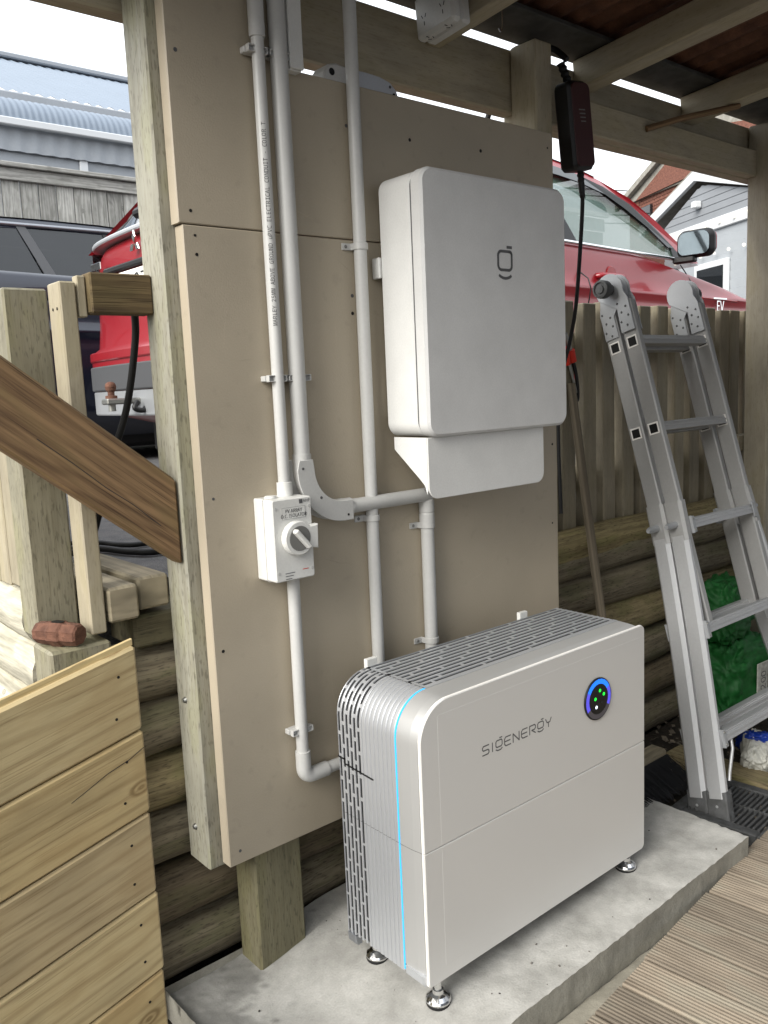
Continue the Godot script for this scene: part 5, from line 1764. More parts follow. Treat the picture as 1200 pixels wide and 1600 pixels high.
func make_car(called: String, label: String, group: String, at: Vector3, paint: Material, front_glass: Material, rear_glass: Material) -> Node3D:
	var c := thing(called, label, "car", at, 0.0, group)
	# lower body from horizontal slices: y, rear x, front x, half width
	var sl := [[0.20, 0.62, 4.50, 0.78], [0.27, 0.34, 4.66, 0.85], [0.34, 0.06, 4.74, 0.885], [0.42, 0.012, 4.78, 0.895], [0.52, 0.0, 4.79, 0.90], [0.60, 0.0, 4.79, 0.905], [0.645, 0.012, 4.78, 0.905], [0.665, 0.045, 4.77, 0.905], [0.74, 0.055, 4.75, 0.901], [0.80, 0.058, 4.72, 0.893], [0.838, 0.06, 4.69, 0.892], [0.862, 0.062, 4.65, 0.907], [0.882, 0.064, 4.58, 0.905], [0.905, 0.066, 4.48, 0.884], [0.95, 0.07, 4.28, 0.878], [1.0, 0.075, 3.98, 0.874], [1.04, 0.085, 3.72, 0.868], [1.07, 0.10, 3.50, 0.860], [1.09, 0.13, 3.36, 0.845]]
	var st := newst()
	var rows := []
	for q in sl:
		var row := []
		for p in car_outline(q[1], q[2], q[3]):
			var lift := 0.085 * clampf(1.0 - p.x / 3.2, 0.0, 1.0) * smoothstep(0.6, 1.05, q[0])
			row.append(Vector3(p.x, q[0] + lift, p.y))
		rows.append(row)
	add_grid(st, rows, true, Vector3(2.4, 0.55, 0))
	var topr: Array = rows[-1]
	var tc := Vector3(2.0, 1.12, 0)
	for k in topr.size():
		tri(st, tc, topr[k], topr[(k + 1) % topr.size()], Vector3.UP)
	part(c, "body", st.commit(), paint)
	# arches and wheels
	for x in [0.95, 3.72]:
		for s in [-1.0, 1.0]:
			var w := Node3D.new()
			w.name = "wheel"
			c.add_child(w, true)
			w.position = Vector3(x, 0.345, s * 0.80)
			w.rotation.x = s * PI / 2
			part(w, "tyre", lathe([Vector2(0.23, 0.11), Vector2(0.33, 0.115), Vector2(0.345, 0.09), Vector2(0.345, -0.09), Vector2(0.33, -0.115), Vector2(0.23, -0.11)], 32), M.tyre)
			part(w, "rim", lathe([Vector2(0, 0.118), Vector2(0.05, 0.118), Vector2(0.08, 0.10), Vector2(0.20, 0.105), Vector2(0.235, 0.118), Vector2(0.235, 0.0)], 24), M.silver)
			part(c, "wheel_arch", lathe([Vector2(0.40, 0.0), Vector2(0.40, 0.128), Vector2(0.355, 0.130), Vector2(0.355, 0.0)], 32), M.dark, Vector3(x, 0.36, s * 0.79), Vector3(s * PI / 2, 0, 0))
	part(c, "underbody", boxc(Vector3(0.38, 0.11, -0.70), Vector3(4.4, 0.33, 0.70), 0.03), M.dark)
	# greenhouse
	var beltF := func(x: float) -> float: return 1.085 + 0.085 * clampf(1.0 - x / 3.2, 0.0, 1.0)
	var win_front := PackedVector2Array([Vector2(2.16, beltF.call(2.16)), Vector2(3.16, beltF.call(3.16)), Vector2(3.10, 1.16), Vector2(2.96, 1.29), Vector2(2.80, 1.405), Vector2(2.62, 1.495), Vector2(2.44, 1.55), Vector2(2.28, 1.575), Vector2(2.10, 1.585)])
	var win_rear := PackedVector2Array([Vector2(1.20, beltF.call(1.20)), Vector2(2.06, beltF.call(2.06)), Vector2(2.00, 1.585), Vector2(1.60, 1.59), Vector2(1.28, 1.575)])
	var win_quarter := PackedVector2Array([Vector2(0.50, 1.245), Vector2(1.12, beltF.call(1.12)), Vector2(1.20, 1.57), Vector2(0.95, 1.545)])
	var rail := PackedVector2Array([Vector2(3.16, 1.085), Vector2(3.34, 1.085), Vector2(3.20, 1.20), Vector2(3.03, 1.335), Vector2(2.84, 1.455), Vector2(2.64, 1.55), Vector2(2.44, 1.61), Vector2(2.25, 1.640), Vector2(1.6, 1.655), Vector2(1.1, 1.64), Vector2(0.62, 1.60), Vector2(0.45, 1.50), Vector2(0.16, 1.17), Vector2(0.50, 1.165), Vector2(0.50, 1.245), Vector2(0.95, 1.545), Vector2(1.20, 1.57), Vector2(1.28, 1.575), Vector2(1.60, 1.59), Vector2(2.00, 1.585), Vector2(2.10, 1.585), Vector2(2.28, 1.575), Vector2(2.44, 1.55), Vector2(2.62, 1.495), Vector2(2.80, 1.405), Vector2(2.96, 1.29), Vector2(3.10, 1.16)])
	for s in [-1.0, 1.0]:
		st = newst()
		side_panel(st, win_front, s, -0.004)
		part(c, "front_window", st.commit(), front_glass)
		st = newst()
		side_panel(st, win_rear, s, -0.004)
		part(c, "rear_window", st.commit(), rear_glass)
		st = newst()
		side_panel(st, win_quarter, s, -0.004)
		part(c, "quarter_window", st.commit(), rear_glass)
		st = newst()
		side_panel(st, rail, s, 0.0)
		part(c, "roof_rail", st.commit(), paint)
		st = newst()
		side_panel(st, PackedVector2Array([Vector2(2.06, beltF.call(2.06)), Vector2(2.16, beltF.call(2.16)), Vector2(2.10, 1.585), Vector2(2.00, 1.585)]), s, 0.001)
		part(c, "pillar", st.commit(), M.dark)
		st = newst()
		side_panel(st, PackedVector2Array([Vector2(1.12, beltF.call(1.12)), Vector2(1.20, beltF.call(1.20)), Vector2(1.28, 1.575), Vector2(1.20, 1.57)]), s, 0.001)
		part(c, "pillar", st.commit(), M.dark)
		st = newst()
		side_panel(st, PackedVector2Array([Vector2(2.10, 1.588), Vector2(2.28, 1.578), Vector2(2.44, 1.553), Vector2(2.62, 1.498), Vector2(2.80, 1.408), Vector2(2.96, 1.293), Vector2(3.10, 1.163), Vector2(3.03, 1.168), Vector2(2.90, 1.275), Vector2(2.75, 1.365), Vector2(2.58, 1.445), Vector2(2.40, 1.497), Vector2(2.24, 1.52), Vector2(2.11, 1.53)]), s, 0.012)
		part(c, "wind_deflector", st.commit(), M.visor)
		var bl := []
		for k in 12:
			var x := 0.5 + 2.72 * k / 11.0
			bl.append(Vector3(x, float(beltF.call(x)) + 0.004, s * 0.866))
		part(c, "belt_moulding", tube(bl, 0.010, 8), M.chrome)
		st = newst()
		side_panel(st, PackedVector2Array([Vector2(3.06, 1.09), Vector2(3.20, 1.088), Vector2(3.08, 1.19)]), s, 0.004)
		part(c, "mirror_sail", st.commit(), M.black)
	# roof skin
	st = newst()
	rows = []
	var rx := [0.52, 0.66, 0.9, 1.2, 1.6, 2.0, 2.3, 2.48, 2.62]
	var ry := [1.575, 1.62, 1.645, 1.655, 1.66, 1.655, 1.635, 1.605, 1.56]
	for i in rx.size():
		var row := []
		for k in 15:
			var u := -1.0 + 2.0 * k / 14.0
			var zz := greenhouse_z(ry[i] - 0.012) * u
			row.append(Vector3(rx[i], ry[i] + 0.035 * (1.0 - u * u), zz))
		rows.append(row)
	add_grid(st, rows, false, Vector3(1.6, -9, 0))
	part(c, "roof", st.commit(), paint)
	# windscreen and rear glass
	for q in [["windscreen", [[2.62, 1.56], [2.90, 1.40], [3.14, 1.22], [3.36, 1.075]], front_glass], ["tailgate_glass", [[0.52, 1.575], [0.40, 1.46], [0.28, 1.30], [0.17, 1.20]], rear_glass]]:
		st = newst()
		rows = []
		for p in q[1]:
			var row := []
			for k in 13:
				var u := -1.0 + 2.0 * k / 12.0
				var bow := 0.10 * (1.0 - u * u) if q[0] == "windscreen" else -0.07 + 0.06 * u * u + 0.16 * pow(absf(u), 7.0)
				row.append(Vector3(p[0] + bow, p[1], greenhouse_z(p[1]) * 0.985 * u))
			rows.append(row)
		add_grid(st, rows, false, Vector3(1.6, 0.2, 0))
		part(c, q[0], st.commit(), q[2])
	# cabin
	for x in [[2.15, 0.42], [2.15, -0.42], [1.25, 0.42], [1.25, -0.42]]:
		var sn := Node3D.new()
		sn.name = "seat"
		c.add_child(sn, true)
		sn.position = Vector3(x[0], 0, x[1])
		part(sn, "backrest", box(Vector3(0.14, 0.62, 0.50), 0.06, 1), M.seat, Vector3(0, 1.06, 0), Vector3(0, 0, 0.18))
		part(sn, "headrest", box(Vector3(0.09, 0.17, 0.26), 0.04, 1), M.seat, Vector3(-0.09, 1.45, 0), Vector3(0, 0, 0.1))
	var wheel := []
	for k in 25:
		var a := TAU * k / 24.0
		wheel.append(Vector3(2.74 - 0.09 * sin(a), 1.03 + 0.16 * sin(a), 0.40 + 0.185 * cos(a)))
	part(c, "steering_wheel", tube(wheel, 0.016, 8, false), M.dark)
	part(c, "dashboard", boxc(Vector3(2.86, 0.95, -0.78), Vector3(3.30, 1.065, 0.78), 0.03), M.dark)
	# mirrors
	for s in [-1.0, 1.0]:
		var mi := Node3D.new()
		mi.name = "door_mirror"
		c.add_child(mi, true)
		mi.scale = Vector3.ONE * 0.9
		mi.position = Vector3(3.04, 1.165, s * 0.995)
		mi.rotation.y = s * 0.10
		part(mi, "housing", extrude_x(rrect(-0.125, -0.088, 0.125, 0.088, [0.05, 0.05, 0.055, 0.055], 8), -0.005, 0.075, 0.03), M.black)
		part(mi, "cap", extrude_x(rrect(-0.118, -0.06, 0.118, 0.086, [0.03, 0.03, 0.055, 0.055], 8), 0.040, 0.105, 0.03), paint)
		part(mi, "glass", extrude_x(rrect(-0.105, -0.073, 0.105, 0.073, [0.045, 0.045, 0.05, 0.05], 8), -0.011, -0.006, 0.002), M.mirror)
		part(mi, "stalk", boxc(Vector3(0.0, -0.115, -s * 0.15), Vector3(0.06, -0.07, 0.0), 0.01), M.black)
		# handles
		for hx in [2.26, 1.22]:
			var hy: float = 0.955 + 0.02 * (2.3 - hx)
			part(c, "door_handle", tube(smooth_path([Vector3(hx, hy, s * 0.878), Vector3(hx + 0.02, hy, s * 0.905), Vector3(hx + 0.11, hy, s * 0.912), Vector3(hx + 0.20, hy - 0.002, s * 0.905), Vector3(hx + 0.22, hy - 0.002, s * 0.878)], 4), 0.0165, 8), paint)
			part(c, "handle_cup", lathe([Vector2(0, 0.004), Vector2(0.045, 0.003), Vector2(0.05, 0.0)], 16), M.tail_lens if paint == M.red_paint else M.dark, Vector3(hx + 0.13, hy + 0.01, s * 0.879), Vector3(s * PI / 2, 0, 0))
		# door gaps
		for gp in [[[2.10, 1.10], [2.10, 0.95], [2.12, 0.70], [2.10, 0.36]], [[3.12, 1.06], [3.20, 0.98], [3.24, 0.86], [3.22, 0.40]], [[1.14, 1.13], [1.18, 0.95], [1.32, 0.60]]]:
			var line := []
			for p in gp:
				var yy: float = p[1]
				var zz := 0.0
				for i in sl.size() - 1:
					if yy >= sl[i][0] and yy <= sl[i + 1][0]:
						zz = lerpf(sl[i][3], sl[i + 1][3], (yy - sl[i][0]) / (sl[i + 1][0] - sl[i][0]))
				line.append(Vector3(p[0], yy + 0.085 * clampf(1.0 - p[0] / 3.2, 0.0, 1.0) * smoothstep(0.6, 1.05, yy), s * (zz - 0.001)))
			part(c, "door_gap", tube(smooth_path(line, 5), 0.0035, 6, false), M.black)
	return c

func extrude_x(poly: PackedVector2Array, x0: float, x1: float, bev: float) -> ArrayMesh:
	# polygon given as (z, y), extruded along x
	var st := newst()
	extrude_into(st, poly, x0, x1, bev, Basis(Vector3(0, 0, 1), Vector3(0, 1, 0), Vector3(1, 0, 0)))
	return st.commit()

func rear_band(y0: float, y1: float, za: float, zb: float, xb: float, th: float) -> ArrayMesh:
	# strip wrapped round the tail between two widths
	var st := newst()
	var prev := []
	for k in 33:
		var z := lerpf(za, zb, k / 32.0)
		var u := z / 0.9
		var x := xb + 0.07 * u * u + 0.26 * pow(absf(u), 7.0)
		var row := [Vector3(x + 0.07, y0, z), Vector3(x - th + 0.004, y0, z), Vector3(x - th, y0 + 0.006, z), Vector3(x - th, y1 - 0.006, z), Vector3(x - th + 0.004, y1, z), Vector3(x + 0.07, y1, z)]
		if k > 0:
			var outs := [Vector3(0, -1, 0), Vector3(-1, -1, 0), Vector3(-1, 0, z), Vector3(-1, 1, 0), Vector3(0, 1, 0)]
			for j in 5:
				quad(st, prev[j], row[j], row[j + 1], prev[j + 1], outs[j])
		prev = row
	return st.commit()

func build_cars() -> void:
	var gy := 0.852
	var r := make_car("parked_car", "red SUV parked behind the board, tow ball and tailgate at its left", "cars parked on the driveway", Vector3(0.635, gy, -2.172), M.red_paint, M.car_glass, M.tint_glass)
	# rear details
	part(r, "bumper_insert", rear_band(0.455, 0.575, -0.86, 0.86, 0.0, 0.012), M.clad)
	part(r, "skid_plate", rear_band(0.335, 0.452, -0.82, 0.82, 0.01, 0.014), M.skid)
	part(r, "bumper_lip", rear_band(0.60, 0.645, -0.895, 0.895, 0.004, 0.014), M.red_paint)
	for s in [-1.0, 1.0]:
		part(r, "tail_lamp", rear_band(0.94, 1.15, s * 0.66, s * 0.885, 0.062, 0.012), M.tail_lens)
		part(r, "lamp_trim", rear_band(0.93, 1.165, s * 0.642, s * 0.66, 0.062, 0.018), M.chrome)
	part(r, "chrome_strip", rear_band(1.162, 1.184, -0.83, 0.83, 0.062, 0.010), M.silver)
	part(r, "plate_recess", boxc(Vector3(0.040, 0.83, -0.40), Vector3(0.09, 1.0, 0.40), 0.01), M.tail_lens)
	part(r, "handle_trim", boxc(Vector3(0.028, 1.0, -0.34), Vector3(0.06, 1.03, 0.34), 0.008), M.dark)
	var pl := part(r, "number_plate", boxc(Vector3(0.030, 0.865, -0.18), Vector3(0.0385, 0.99, 0.18), 0.002), M.plate)
	part(pl, "lettering", text("NDL274", 0.105, true), M.ink, Vector3(0.0285, 0.928, 0.0), Vector3(0, -PI / 2, 0))
	# three-diamond emblem
	var em := Node3D.new()
	em.name = "emblem"
	r.add_child(em)
	em.position = Vector3(0.052, 1.10, 0.0)
	for k in 3:
		var a := PI / 2 + TAU * k / 3.0
		var d := Vector2(cos(a), sin(a))
		var e := Vector2(-d.y, d.x)
		var ln := 0.058
		part(em, "diamond", extrude_x(PackedVector2Array([d * 0.002, d * ln * 0.5 + e * ln * 0.29, d * ln, d * ln * 0.5 - e * ln * 0.29]), -0.012, 0.0, 0.003), M.chrome)
	part(r, "boot_badge", boxc(Vector3(0.045, 1.04, -0.52), Vector3(0.052, 1.075, -0.40), 0.002), M.chrome)
	part(r, "rear_wiper", boxc(Vector3(0.03, 1.20, 0.02), Vector3(0.10, 1.245, 0.14), 0.015), M.black)
	part(r, "rear_wiper", boxc(Vector3(0.08, 1.235, 0.05), Vector3(0.115, 1.255, 0.55), 0.008), M.black)
	# tow bar
	var tb := Node3D.new()
	tb.name = "tow_bar"
	r.add_child(tb)
	tb.position.y = 0.035
	part(tb, "tongue", boxc(Vector3(-0.16, 0.355, -0.035), Vector3(0.2, 0.382, 0.035), 0.006), M.steel)
	part(tb, "ball", lathe([Vector2(0, 0.075), Vector2(0.012, 0.073), Vector2(0.021, 0.066), Vector2(0.025, 0.052), Vector2(0.022, 0.038), Vector2(0.015, 0.028), Vector2(0.015, 0.014), Vector2(0.026, 0.012), Vector2(0.026, 0.0)], 20), M.rust, Vector3(-0.125, 0.382, 0))
	part(tb, "nut", lathe([Vector2(0, -0.03), Vector2(0.018, -0.03), Vector2(0.018, 0.0)], 6), M.steel, Vector3(-0.125, 0.355, 0))
	part(tb, "shackle", tube(smooth_path([Vector3(-0.03, 0.365, 0.06), Vector3(-0.05, 0.335, 0.07), Vector3(-0.01, 0.325, 0.07), Vector3(0.02, 0.355, 0.06)], 6), 0.012, 8), M.black)
	# side badge
	for s in [1.0]:
		part(r, "side_badge", text("EV", 0.085), M.chrome, Vector3(3.50, 0.825, s * 0.9125), Vector3(0, 0, 0))
		part(r, "side_badge", boxc(Vector3(3.42, 0.868, 0.905), Vector3(3.58, 0.878, 0.914), 0.001), M.chrome)
	part(r, "fender_crease", tube([Vector3(3.30, 0.872, 0.905), Vector3(3.5, 0.868, 0.906), Vector3(3.72, 0.862, 0.903)], 0.006, 6), M.tail_lens)
	var n := make_car("parked_car", "dark navy car parked beyond the red one, in front of the grey fence", "cars parked on the driveway", Vector3(-0.62, gy - 0.02, -4.75), M.navy_paint, M.tint_glass, M.tint_glass)
	n.scale = Vector3(1, 0.965, 1)
	# pressed shoulder and slanting pillar on its near side
	var sh := newst()
	var rows := []
	for k in 9:
		var x := 0.3 + 3.0 * k / 8.0
		var b0 := 1.10 + 0.10 * (1.0 - x / 3.3)
		rows.append([Vector3(x, b0 - 0.05, 0.885), Vector3(x, b0 + 0.02, 0.882), Vector3(x, b0 + 0.075, 0.866), Vector3(x, b0 + 0.105, 0.845), Vector3(x, b0 + 0.108, 0.80)])
	add_grid(sh, rows, false, Vector3(1.8, 0.6, -4.0))
	part(n, "shoulder", sh.commit(), M.navy_paint)
	sh = newst()
	side_panel(sh, PackedVector2Array([Vector2(1.55, 1.20), Vector2(1.62, 1.20), Vector2(1.50, 1.60), Vector2(1.44, 1.60)]), 1.0, 0.006)
	part(n, "pillar", sh.commit(), M.clad)
	var dr := []
	for k in 12:
		dr.append(Vector3(0.6 + 1.9 * k / 11.0, 1.606, greenhouse_z(1.606) + 0.008))
	part(n, "roof_moulding", tube(dr, 0.014, 8), M.silver_dark)

# ------------------------------------------------------------------ small things
func bag_mesh(s: Vector3, sd: int, flat := 0.35) -> ArrayMesh:
	var no := FastNoiseLite.new()
	no.seed = sd
	no.frequency = 1.6
	var st := newst()
	var rows := []
	for i in 37:
		var a := -PI / 2 + PI * i / 36.0
		var row := []
		for k in 60:
			var b := TAU * k / 60.0
			var ca := signf(cos(a)) * pow(absf(cos(a)), flat)
			var sa := signf(sin(a)) * pow(absf(sin(a)), 0.8)
			var p := Vector3(ca * signf(cos(b)) * pow(absf(cos(b)), 0.45), sa, ca * signf(sin(b)) * pow(absf(sin(b)), 0.6))
			var cr := 1.04 - 0.30 * (1.0 - absf(no.get_noise_3d(p.x, p.y * 1.3, p.z)) * 3.0) * 0.4 - 0.12 * absf(no.get_noise_3d(p.x * 2.2, p.y * 2.2, p.z * 2.2)) - 0.05 * absf(no.get_noise_3d(p.x * 5.0, p.y * 5.0, p.z * 5.0))
			row.append(p * s * 0.5 * cr)
		rows.append(row)
	add_grid(st, rows, true, Vector3.ZERO)
	return st.commit()

func build_small_things() -> void:
	# double socket on the rafter
	var so := thing("power_outlet", "white double power outlet fixed to the rafter near the top", "power outlet", Vector3(0.558, 2.158, -0.03))
	so.rotation = Vector3(-0.09, 0, 0)
	part(so, "back_box", boxc(Vector3(-0.034, -0.048, -0.064), Vector3(-0.001, 0.048, 0.064), 0.006), M.plastic)
	var fp := part(so, "face_plate", boxc(Vector3(-0.064, -0.050, -0.066), Vector3(-0.0345, 0.050, 0.066), 0.008), M.plastic)
	for zz in [-0.032, 0.032]:
		for q in [[0.006, 0.009, 0.5], [-0.006, 0.009, -0.5], [0.0, -0.008, 0.0]]:
			part(fp, "pin_slot", box(Vector3(0.0012, 0.009, 0.0018), 0.0), M.black, Vector3(-0.0642, -0.012 + q[1], zz + q[0]), Vector3(q[2], 0, 0))
		part(fp, "pin_slot", box(Vector3(0.009, 0.0012, 0.0018), 0.0), M.black, Vector3(-0.044, -0.0502, zz + 0.006), Vector3(0, 0.5, 0))
		part(fp, "pin_slot", box(Vector3(0.009, 0.0012, 0.0018), 0.0), M.black, Vector3(-0.044, -0.0502, zz - 0.006), Vector3(0, -0.5, 0))
		part(fp, "pin_slot", box(Vector3(0.009, 0.0012, 0.0018), 0.0), M.black, Vector3(-0.057, -0.0502, zz))
	# car charging cable box hanging beside the board
	var ev := thing("charging_unit", "black and dark red car charging box hanging from its cable by the board's corner", "charger", Vector3(1.010, 1.962, -0.005))
	ev.rotation.z = 0.13
	part(ev, "body", extrude(rrect(-0.046, -0.118, 0.046, 0.115, [0.016, 0.016, 0.02, 0.02], 6), -0.032, 0.024, 0.008), M.black)
	part(ev, "front_face", extrude(rrect(-0.041, -0.110, 0.041, 0.108, [0.014, 0.014, 0.018, 0.018], 6), 0.0243, 0.0285, 0.002), M.ev_red)
	for k in 4:
		part(ev, "fine_print", boxc(Vector3(-0.016 + 0.002 * k, 0.036 - 0.010 * k, 0.0286), Vector3(0.012, 0.039 - 0.010 * k, 0.0289), 0.0), M.knob_grey)
	var rel := []
	for k in 13:
		rel.append(Vector2(0.0115 - 0.0004 * k if k % 2 == 0 else 0.0085, -0.0062 * k))
	part(ev, "strain_relief", lathe(rel, 14), M.black, Vector3(0.006, -0.116, 0))
	var rel2 := []
	for k in 9:
		rel2.append(Vector2(0.0125 if k % 2 == 0 else 0.0095, 0.0075 * k))
	part(ev, "strain_relief", lathe(rel2, 14), M.black, Vector3(-0.006, 0.110, -0.004), Vector3(-0.2, 0, 0.22))
	var cb := thing("charging_cable", "black cable hanging from the charging box down past the gateway", "cable")
	part(cb, "lead", tube(smooth_path([Vector3(1.042, 1.775, -0.006), Vector3(1.052, 1.70, -0.018), Vector3(1.068, 1.50, -0.05), Vector3(1.09, 1.39, -0.09), Vector3(1.09, 1.2, -0.14), Vector3(1.07, 0.85, -0.12)], 8), 0.0058, 10), M.rubber)
	part(cb, "lead", tube(smooth_path([Vector3(0.996, 2.14, -0.02), Vector3(0.985, 2.178, -0.06), Vector3(0.965, 2.196, -0.12), Vector3(0.955, 2.188, -0.20), Vector3(0.95, 2.0, -0.30)], 8), 0.0085, 10), M.rubber)
	# looped hand tool on the fence
	var tl := thing("hand_tool", "small orange and black looped hand tool hanging on the paling fence", "tool", Vector3(1.215, 1.31, -0.195))
	part(tl, "grip", tube(smooth_path([Vector3(-0.02, 0.10, 0), Vector3(-0.005, 0.07, 0), Vector3(0.010, 0.038, 0)], 5), 0.009, 10), M.steel)
	part(tl, "collar", tube([Vector3(0.006, 0.048, 0), Vector3(0.022, 0.010, 0)], [0.016, 0.013], 12), M.orange)
	part(tl, "bow", tube(smooth_path([Vector3(0.022, 0.012, 0), Vector3(0.038, -0.03, 0), Vector3(0.046, -0.08, 0), Vector3(0.044, -0.112, 0), Vector3(0.034, -0.114, 0)], 6), 0.0058, 8), M.rubber)
	part(tl, "blade", boxc(Vector3(-0.002, -0.1, -0.002), Vector3(0.010, 0.06, 0.002), 0.001), M.steel, Vector3(0.0, 0, 0), Vector3(0, 0, 0.36))
	part(tl, "handle", tube([Vector3(-0.012, 0.0, 0.004), Vector3(-0.02, 0.03, 0.004), Vector3(-0.022, 0.06, 0.004)], [0.011, 0.013, 0.010], 10), M.orange)
	# broom
	var bm := thing("push_broom", "push broom with black bristles leaning behind the battery's right end", "broom")
	part(bm, "handle", tube([Vector3(1.219, 1.25, -0.190), Vector3(1.194, 0.65, -0.083), Vector3(1.168, 0.035, 0.035)], 0.0145, 14), M.pole)
	part(bm, "head", boxc(Vector3(0.85, 0.028, 0.032), Vector3(1.335, 0.056, 0.092), 0.007, 0), M.sleeper)
	var bs := newst()
	for k in 160:
		var x := 0.86 + 0.468 * k / 159.0
		for j in 4:
			var z := 0.085 + 0.004 * j
			var sp := Vector3(rng.randf_range(-0.012, 0.012), -0.055 + rng.randf_range(-0.006, 0.006), 0.075 + 0.012 * j + rng.randf_range(-0.012, 0.012))
			var a := Vector3(x, 0.036 + 0.004 * (j % 2), z)
			var b := a + sp
			if b.x < 1.085 and b.y < 0.014:
				b.y = 0.014
			quad(bs, a - Vector3(0.0016, 0, 0), a + Vector3(0.0016, 0, 0), b + Vector3(0.0012, 0, 0), b - Vector3(0.0012, 0, 0), Vector3(0, 1, 0.5))
	var bp := part(bm, "bristles", bs.commit(), M.bristle)
	bp.set_meta("kind", "stuff")
	# drain grate
	var gr := thing("drain_grate", "grey plastic drain grate under the ladder's feet", "drain")
	gr.position = Vector3(1.335, -0.062, 0.335)
	gr.rotation.y = 0.08
	for q in [[-0.15, -0.15, 0.15, -0.115], [-0.15, 0.115, 0.15, 0.15], [-0.15, -0.114, -0.115, 0.114], [0.115, -0.114, 0.15, 0.114]]:
		part(gr, "frame", boxc(Vector3(q[0], -0.03, q[1]), Vector3(q[2], 0.012, q[3]), 0.003), M.grate)
	var sm := box(Vector3(0.108, 0.016, 0.0075), 0.001)
	for k in 15:
		for e in [-0.058, 0.058]:
			part(gr, "slat", sm, M.grate, Vector3(e, 0.003, -0.105 + 0.015 * k))
	part(gr, "rib", boxc(Vector3(-0.0035, -0.012, -0.113), Vector3(0.0035, 0.0105, 0.113), 0.001), M.grate)
	part(gr, "sump", boxc(Vector3(-0.114, -0.045, -0.114), Vector3(0.114, -0.031, 0.114), 0.0), M.black)
	var ed := thing("edging_timber", "short pale edging timber on the soil beside the drain grate", "timber")
	part(ed, "plank", boxc(Vector3(1.50, -0.095, -0.02), Vector3(1.60, -0.045, 0.62), 0.005, 2), M.log_c)
	# bags
	var g1 := thing("soil_bag", "upper crumpled green plastic bag behind the ladder", "bag", Vector3(1.93, 0.385, -0.03), 0.1, "bags stacked behind the ladder")
	part(g1, "sack", bag_mesh(Vector3(0.26, 0.24, 0.15), 11), M.bag_green)
	var g2 := thing("soil_bag", "lower green plastic bag with a white printed panel behind the ladder", "bag", Vector3(2.0, 0.105, -0.03), -0.05, "bags stacked behind the ladder")
	part(g2, "sack", bag_mesh(Vector3(0.34, 0.34, 0.19), 17), M.bag_green)
	var lb := part(g2, "printed_panel", boxc(Vector3(-0.01, -0.13, 0.098), Vector3(0.17, 0.07, 0.104), 0.002), M.bag_white)
	part(lb, "lettering", text("200", 0.045), M.ink_grey, Vector3(0.03, 0.0, 0.1045), Vector3(0, 0, PI / 2))
	for k in 4:
		part(lb, "fine_print", boxc(Vector3(0.06 + 0.022 * k, -0.11, 0.1042), Vector3(0.066 + 0.022 * k, 0.03 - 0.02 * (k % 2), 0.1046), 0.0), M.ink_grey)
	var bb := thing("crumpled_packet", "crumpled blue and white plastic packet on the soil below the ladder", "packet", Vector3(1.67, 0.0, 0.225), 0.5)
	part(bb, "white_fold", bag_mesh(Vector3(0.15, 0.10, 0.10), 23, 0.6), M.bag_white, Vector3(-0.03, -0.012, 0.0), Vector3(0.2, 0, 0.5))
	part(bb, "white_fold", bag_mesh(Vector3(0.12, 0.035, 0.09), 29, 0.6), M.bag_white, Vector3(0.0, -0.05, 0.02), Vector3(0.0, 0, 0.1))
	part(bb, "blue_fold", bag_mesh(Vector3(0.19, 0.055, 0.11), 31, 0.6), M.bag_blue, Vector3(0.04, 0.0, 0.0), Vector3(0.1, 0.2, -0.55))
	# cables on the driveway
	var c1 := thing("ground_cable", "upper black cable lying on the asphalt behind the sleepers", "cable", Vector3.ZERO, 0.0, "cables on the asphalt")
	part(c1, "lead", tube(smooth_path([Vector3(-0.30, 0.860, -0.98), Vector3(-0.14, 0.860, -0.85), Vector3(-0.10, 0.860, -0.74), Vector3(-0.03, 0.860, -0.70), Vector3(0.25, 0.860, -0.72), Vector3(0.7, 0.860, -0.9)], 8), 0.0075, 8), M.rubber)
	var c2 := thing("ground_cable", "lower thick black cable lying on the asphalt behind the sleepers", "cable", Vector3.ZERO, 0.0, "cables on the asphalt")
	part(c2, "lead", tube(smooth_path([Vector3(-0.32, 0.862, -0.86), Vector3(-0.18, 0.862, -0.75), Vector3(-0.13, 0.862, -0.60), Vector3(-0.05, 0.862, -0.54), Vector3(0.3, 0.862, -0.55)], 8), 0.0095, 8), M.rubber)
	var c3 := thing("hanging_cable", "black cable dropping from the mildewed post to the driveway, before the red bumper", "cable")
	part(c3, "lead", tube(smooth_path([Vector3(-0.205, 1.47, -0.30), Vector3(-0.18, 1.40, -0.36), Vector3(-0.19, 1.24, -0.42), Vector3(-0.235, 1.10, -0.45), Vector3(-0.27, 0.92, -0.52), Vector3(-0.28, 0.862, -0.72)], 8), 0.0085, 10), M.rubber)
	# leaf litter
	var lm := newst()
	tri(lm, Vector3(-0.009, 0, 0), Vector3(0.009, 0.002, 0.003), Vector3(0.001, 0.001, -0.006), Vector3.UP)
	tri(lm, Vector3(-0.009, 0, 0), Vector3(0.009, 0.002, 0.003), Vector3(-0.001, 0.003, 0.007), Vector3.UP)
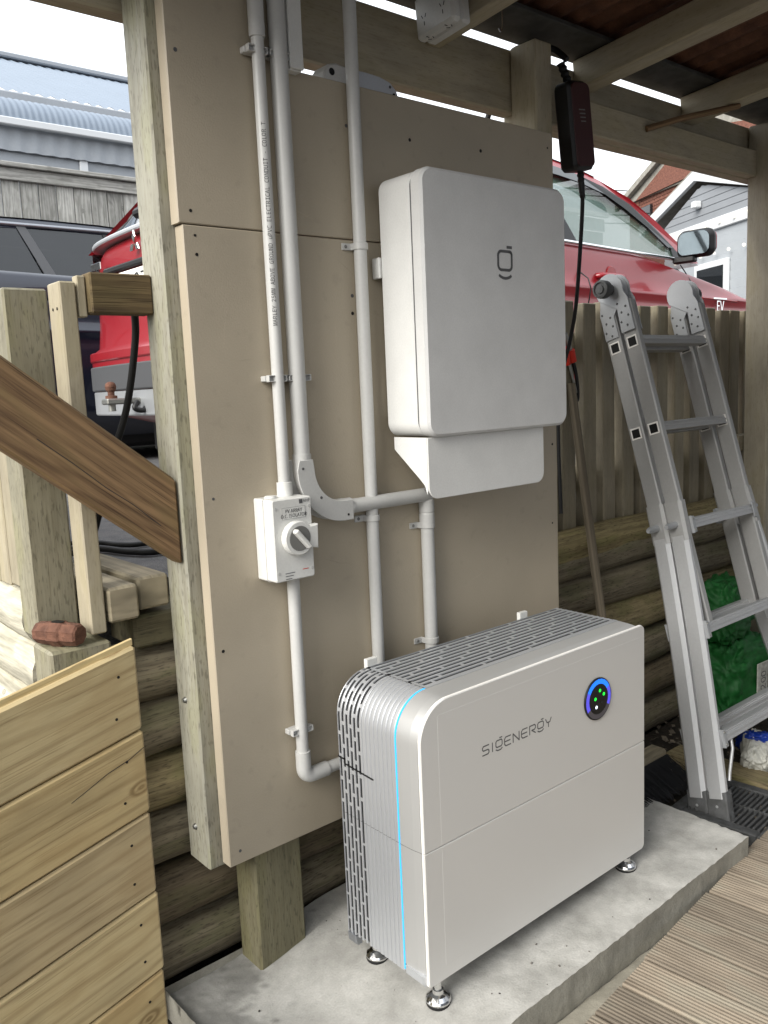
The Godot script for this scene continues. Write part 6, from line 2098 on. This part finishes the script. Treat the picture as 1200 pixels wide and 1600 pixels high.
	var mm := MultiMesh.new()
	mm.transform_format = MultiMesh.TRANSFORM_3D
	mm.use_colors = true
	mm.mesh = lm.commit()
	mm.instance_count = 900
	for i in 900:
		var p := Vector3(rng.randf_range(1.1, 2.3), -0.07 + rng.randf() * 0.012, rng.randf_range(-0.12, 0.5))
		p.y += 0.05 * smoothstep(0.05, -0.14, p.z)
		var b := Basis.from_euler(Vector3(rng.randf_range(-0.5, 0.5), rng.randf() * TAU, rng.randf_range(-0.5, 0.5))).scaled(Vector3.ONE * rng.randf_range(0.5, 1.6))
		mm.set_instance_transform(i, Transform3D(b, p))
		var g := rng.randf_range(0.02, 0.14)
		mm.set_instance_color(i, Color(g * 1.15, g * 0.95, g * 0.7))
	var lf := MultiMeshInstance3D.new()
	lf.name = "leaf_litter"
	lf.multimesh = mm
	var lmat := std("leaf", Color.WHITE, 0.9)
	lmat.vertex_color_use_as_albedo = true
	lf.material_override = lmat
	add_child(lf)
	tag(lf, "dry leaves and wood chips scattered on the soil by the ladder", "leaf litter", "", "stuff")
	# grit on slab
	var gm := newst()
	add_box(gm, Vector3.ZERO, Vector3(0.004, 0.003, 0.005), 0.0008)
	var g := MultiMesh.new()
	g.transform_format = MultiMesh.TRANSFORM_3D
	g.use_colors = true
	g.mesh = gm.commit()
	g.instance_count = 90
	for i in 90:
		var x := rng.randf_range(-0.33, 1.06)
		var z := 0.49 - 0.6 * pow(rng.randf(), 1.3)
		var b := Basis.from_euler(Vector3(rng.randf(), rng.randf() * TAU, rng.randf())).scaled(Vector3.ONE * rng.randf_range(0.25, 1.1))
		g.set_instance_transform(i, Transform3D(b, Vector3(x, slab_y(x, z) + 0.001, z)))
		var v := rng.randf_range(0.03, 0.2)
		g.set_instance_color(i, Color(v, v * 0.93, v * 0.82))
	var gf := MultiMeshInstance3D.new()
	gf.name = "grit"
	gf.multimesh = g
	gf.material_override = lmat
	add_child(gf)
	tag(gf, "dark specks of grit scattered over the concrete slab", "grit", "", "stuff")
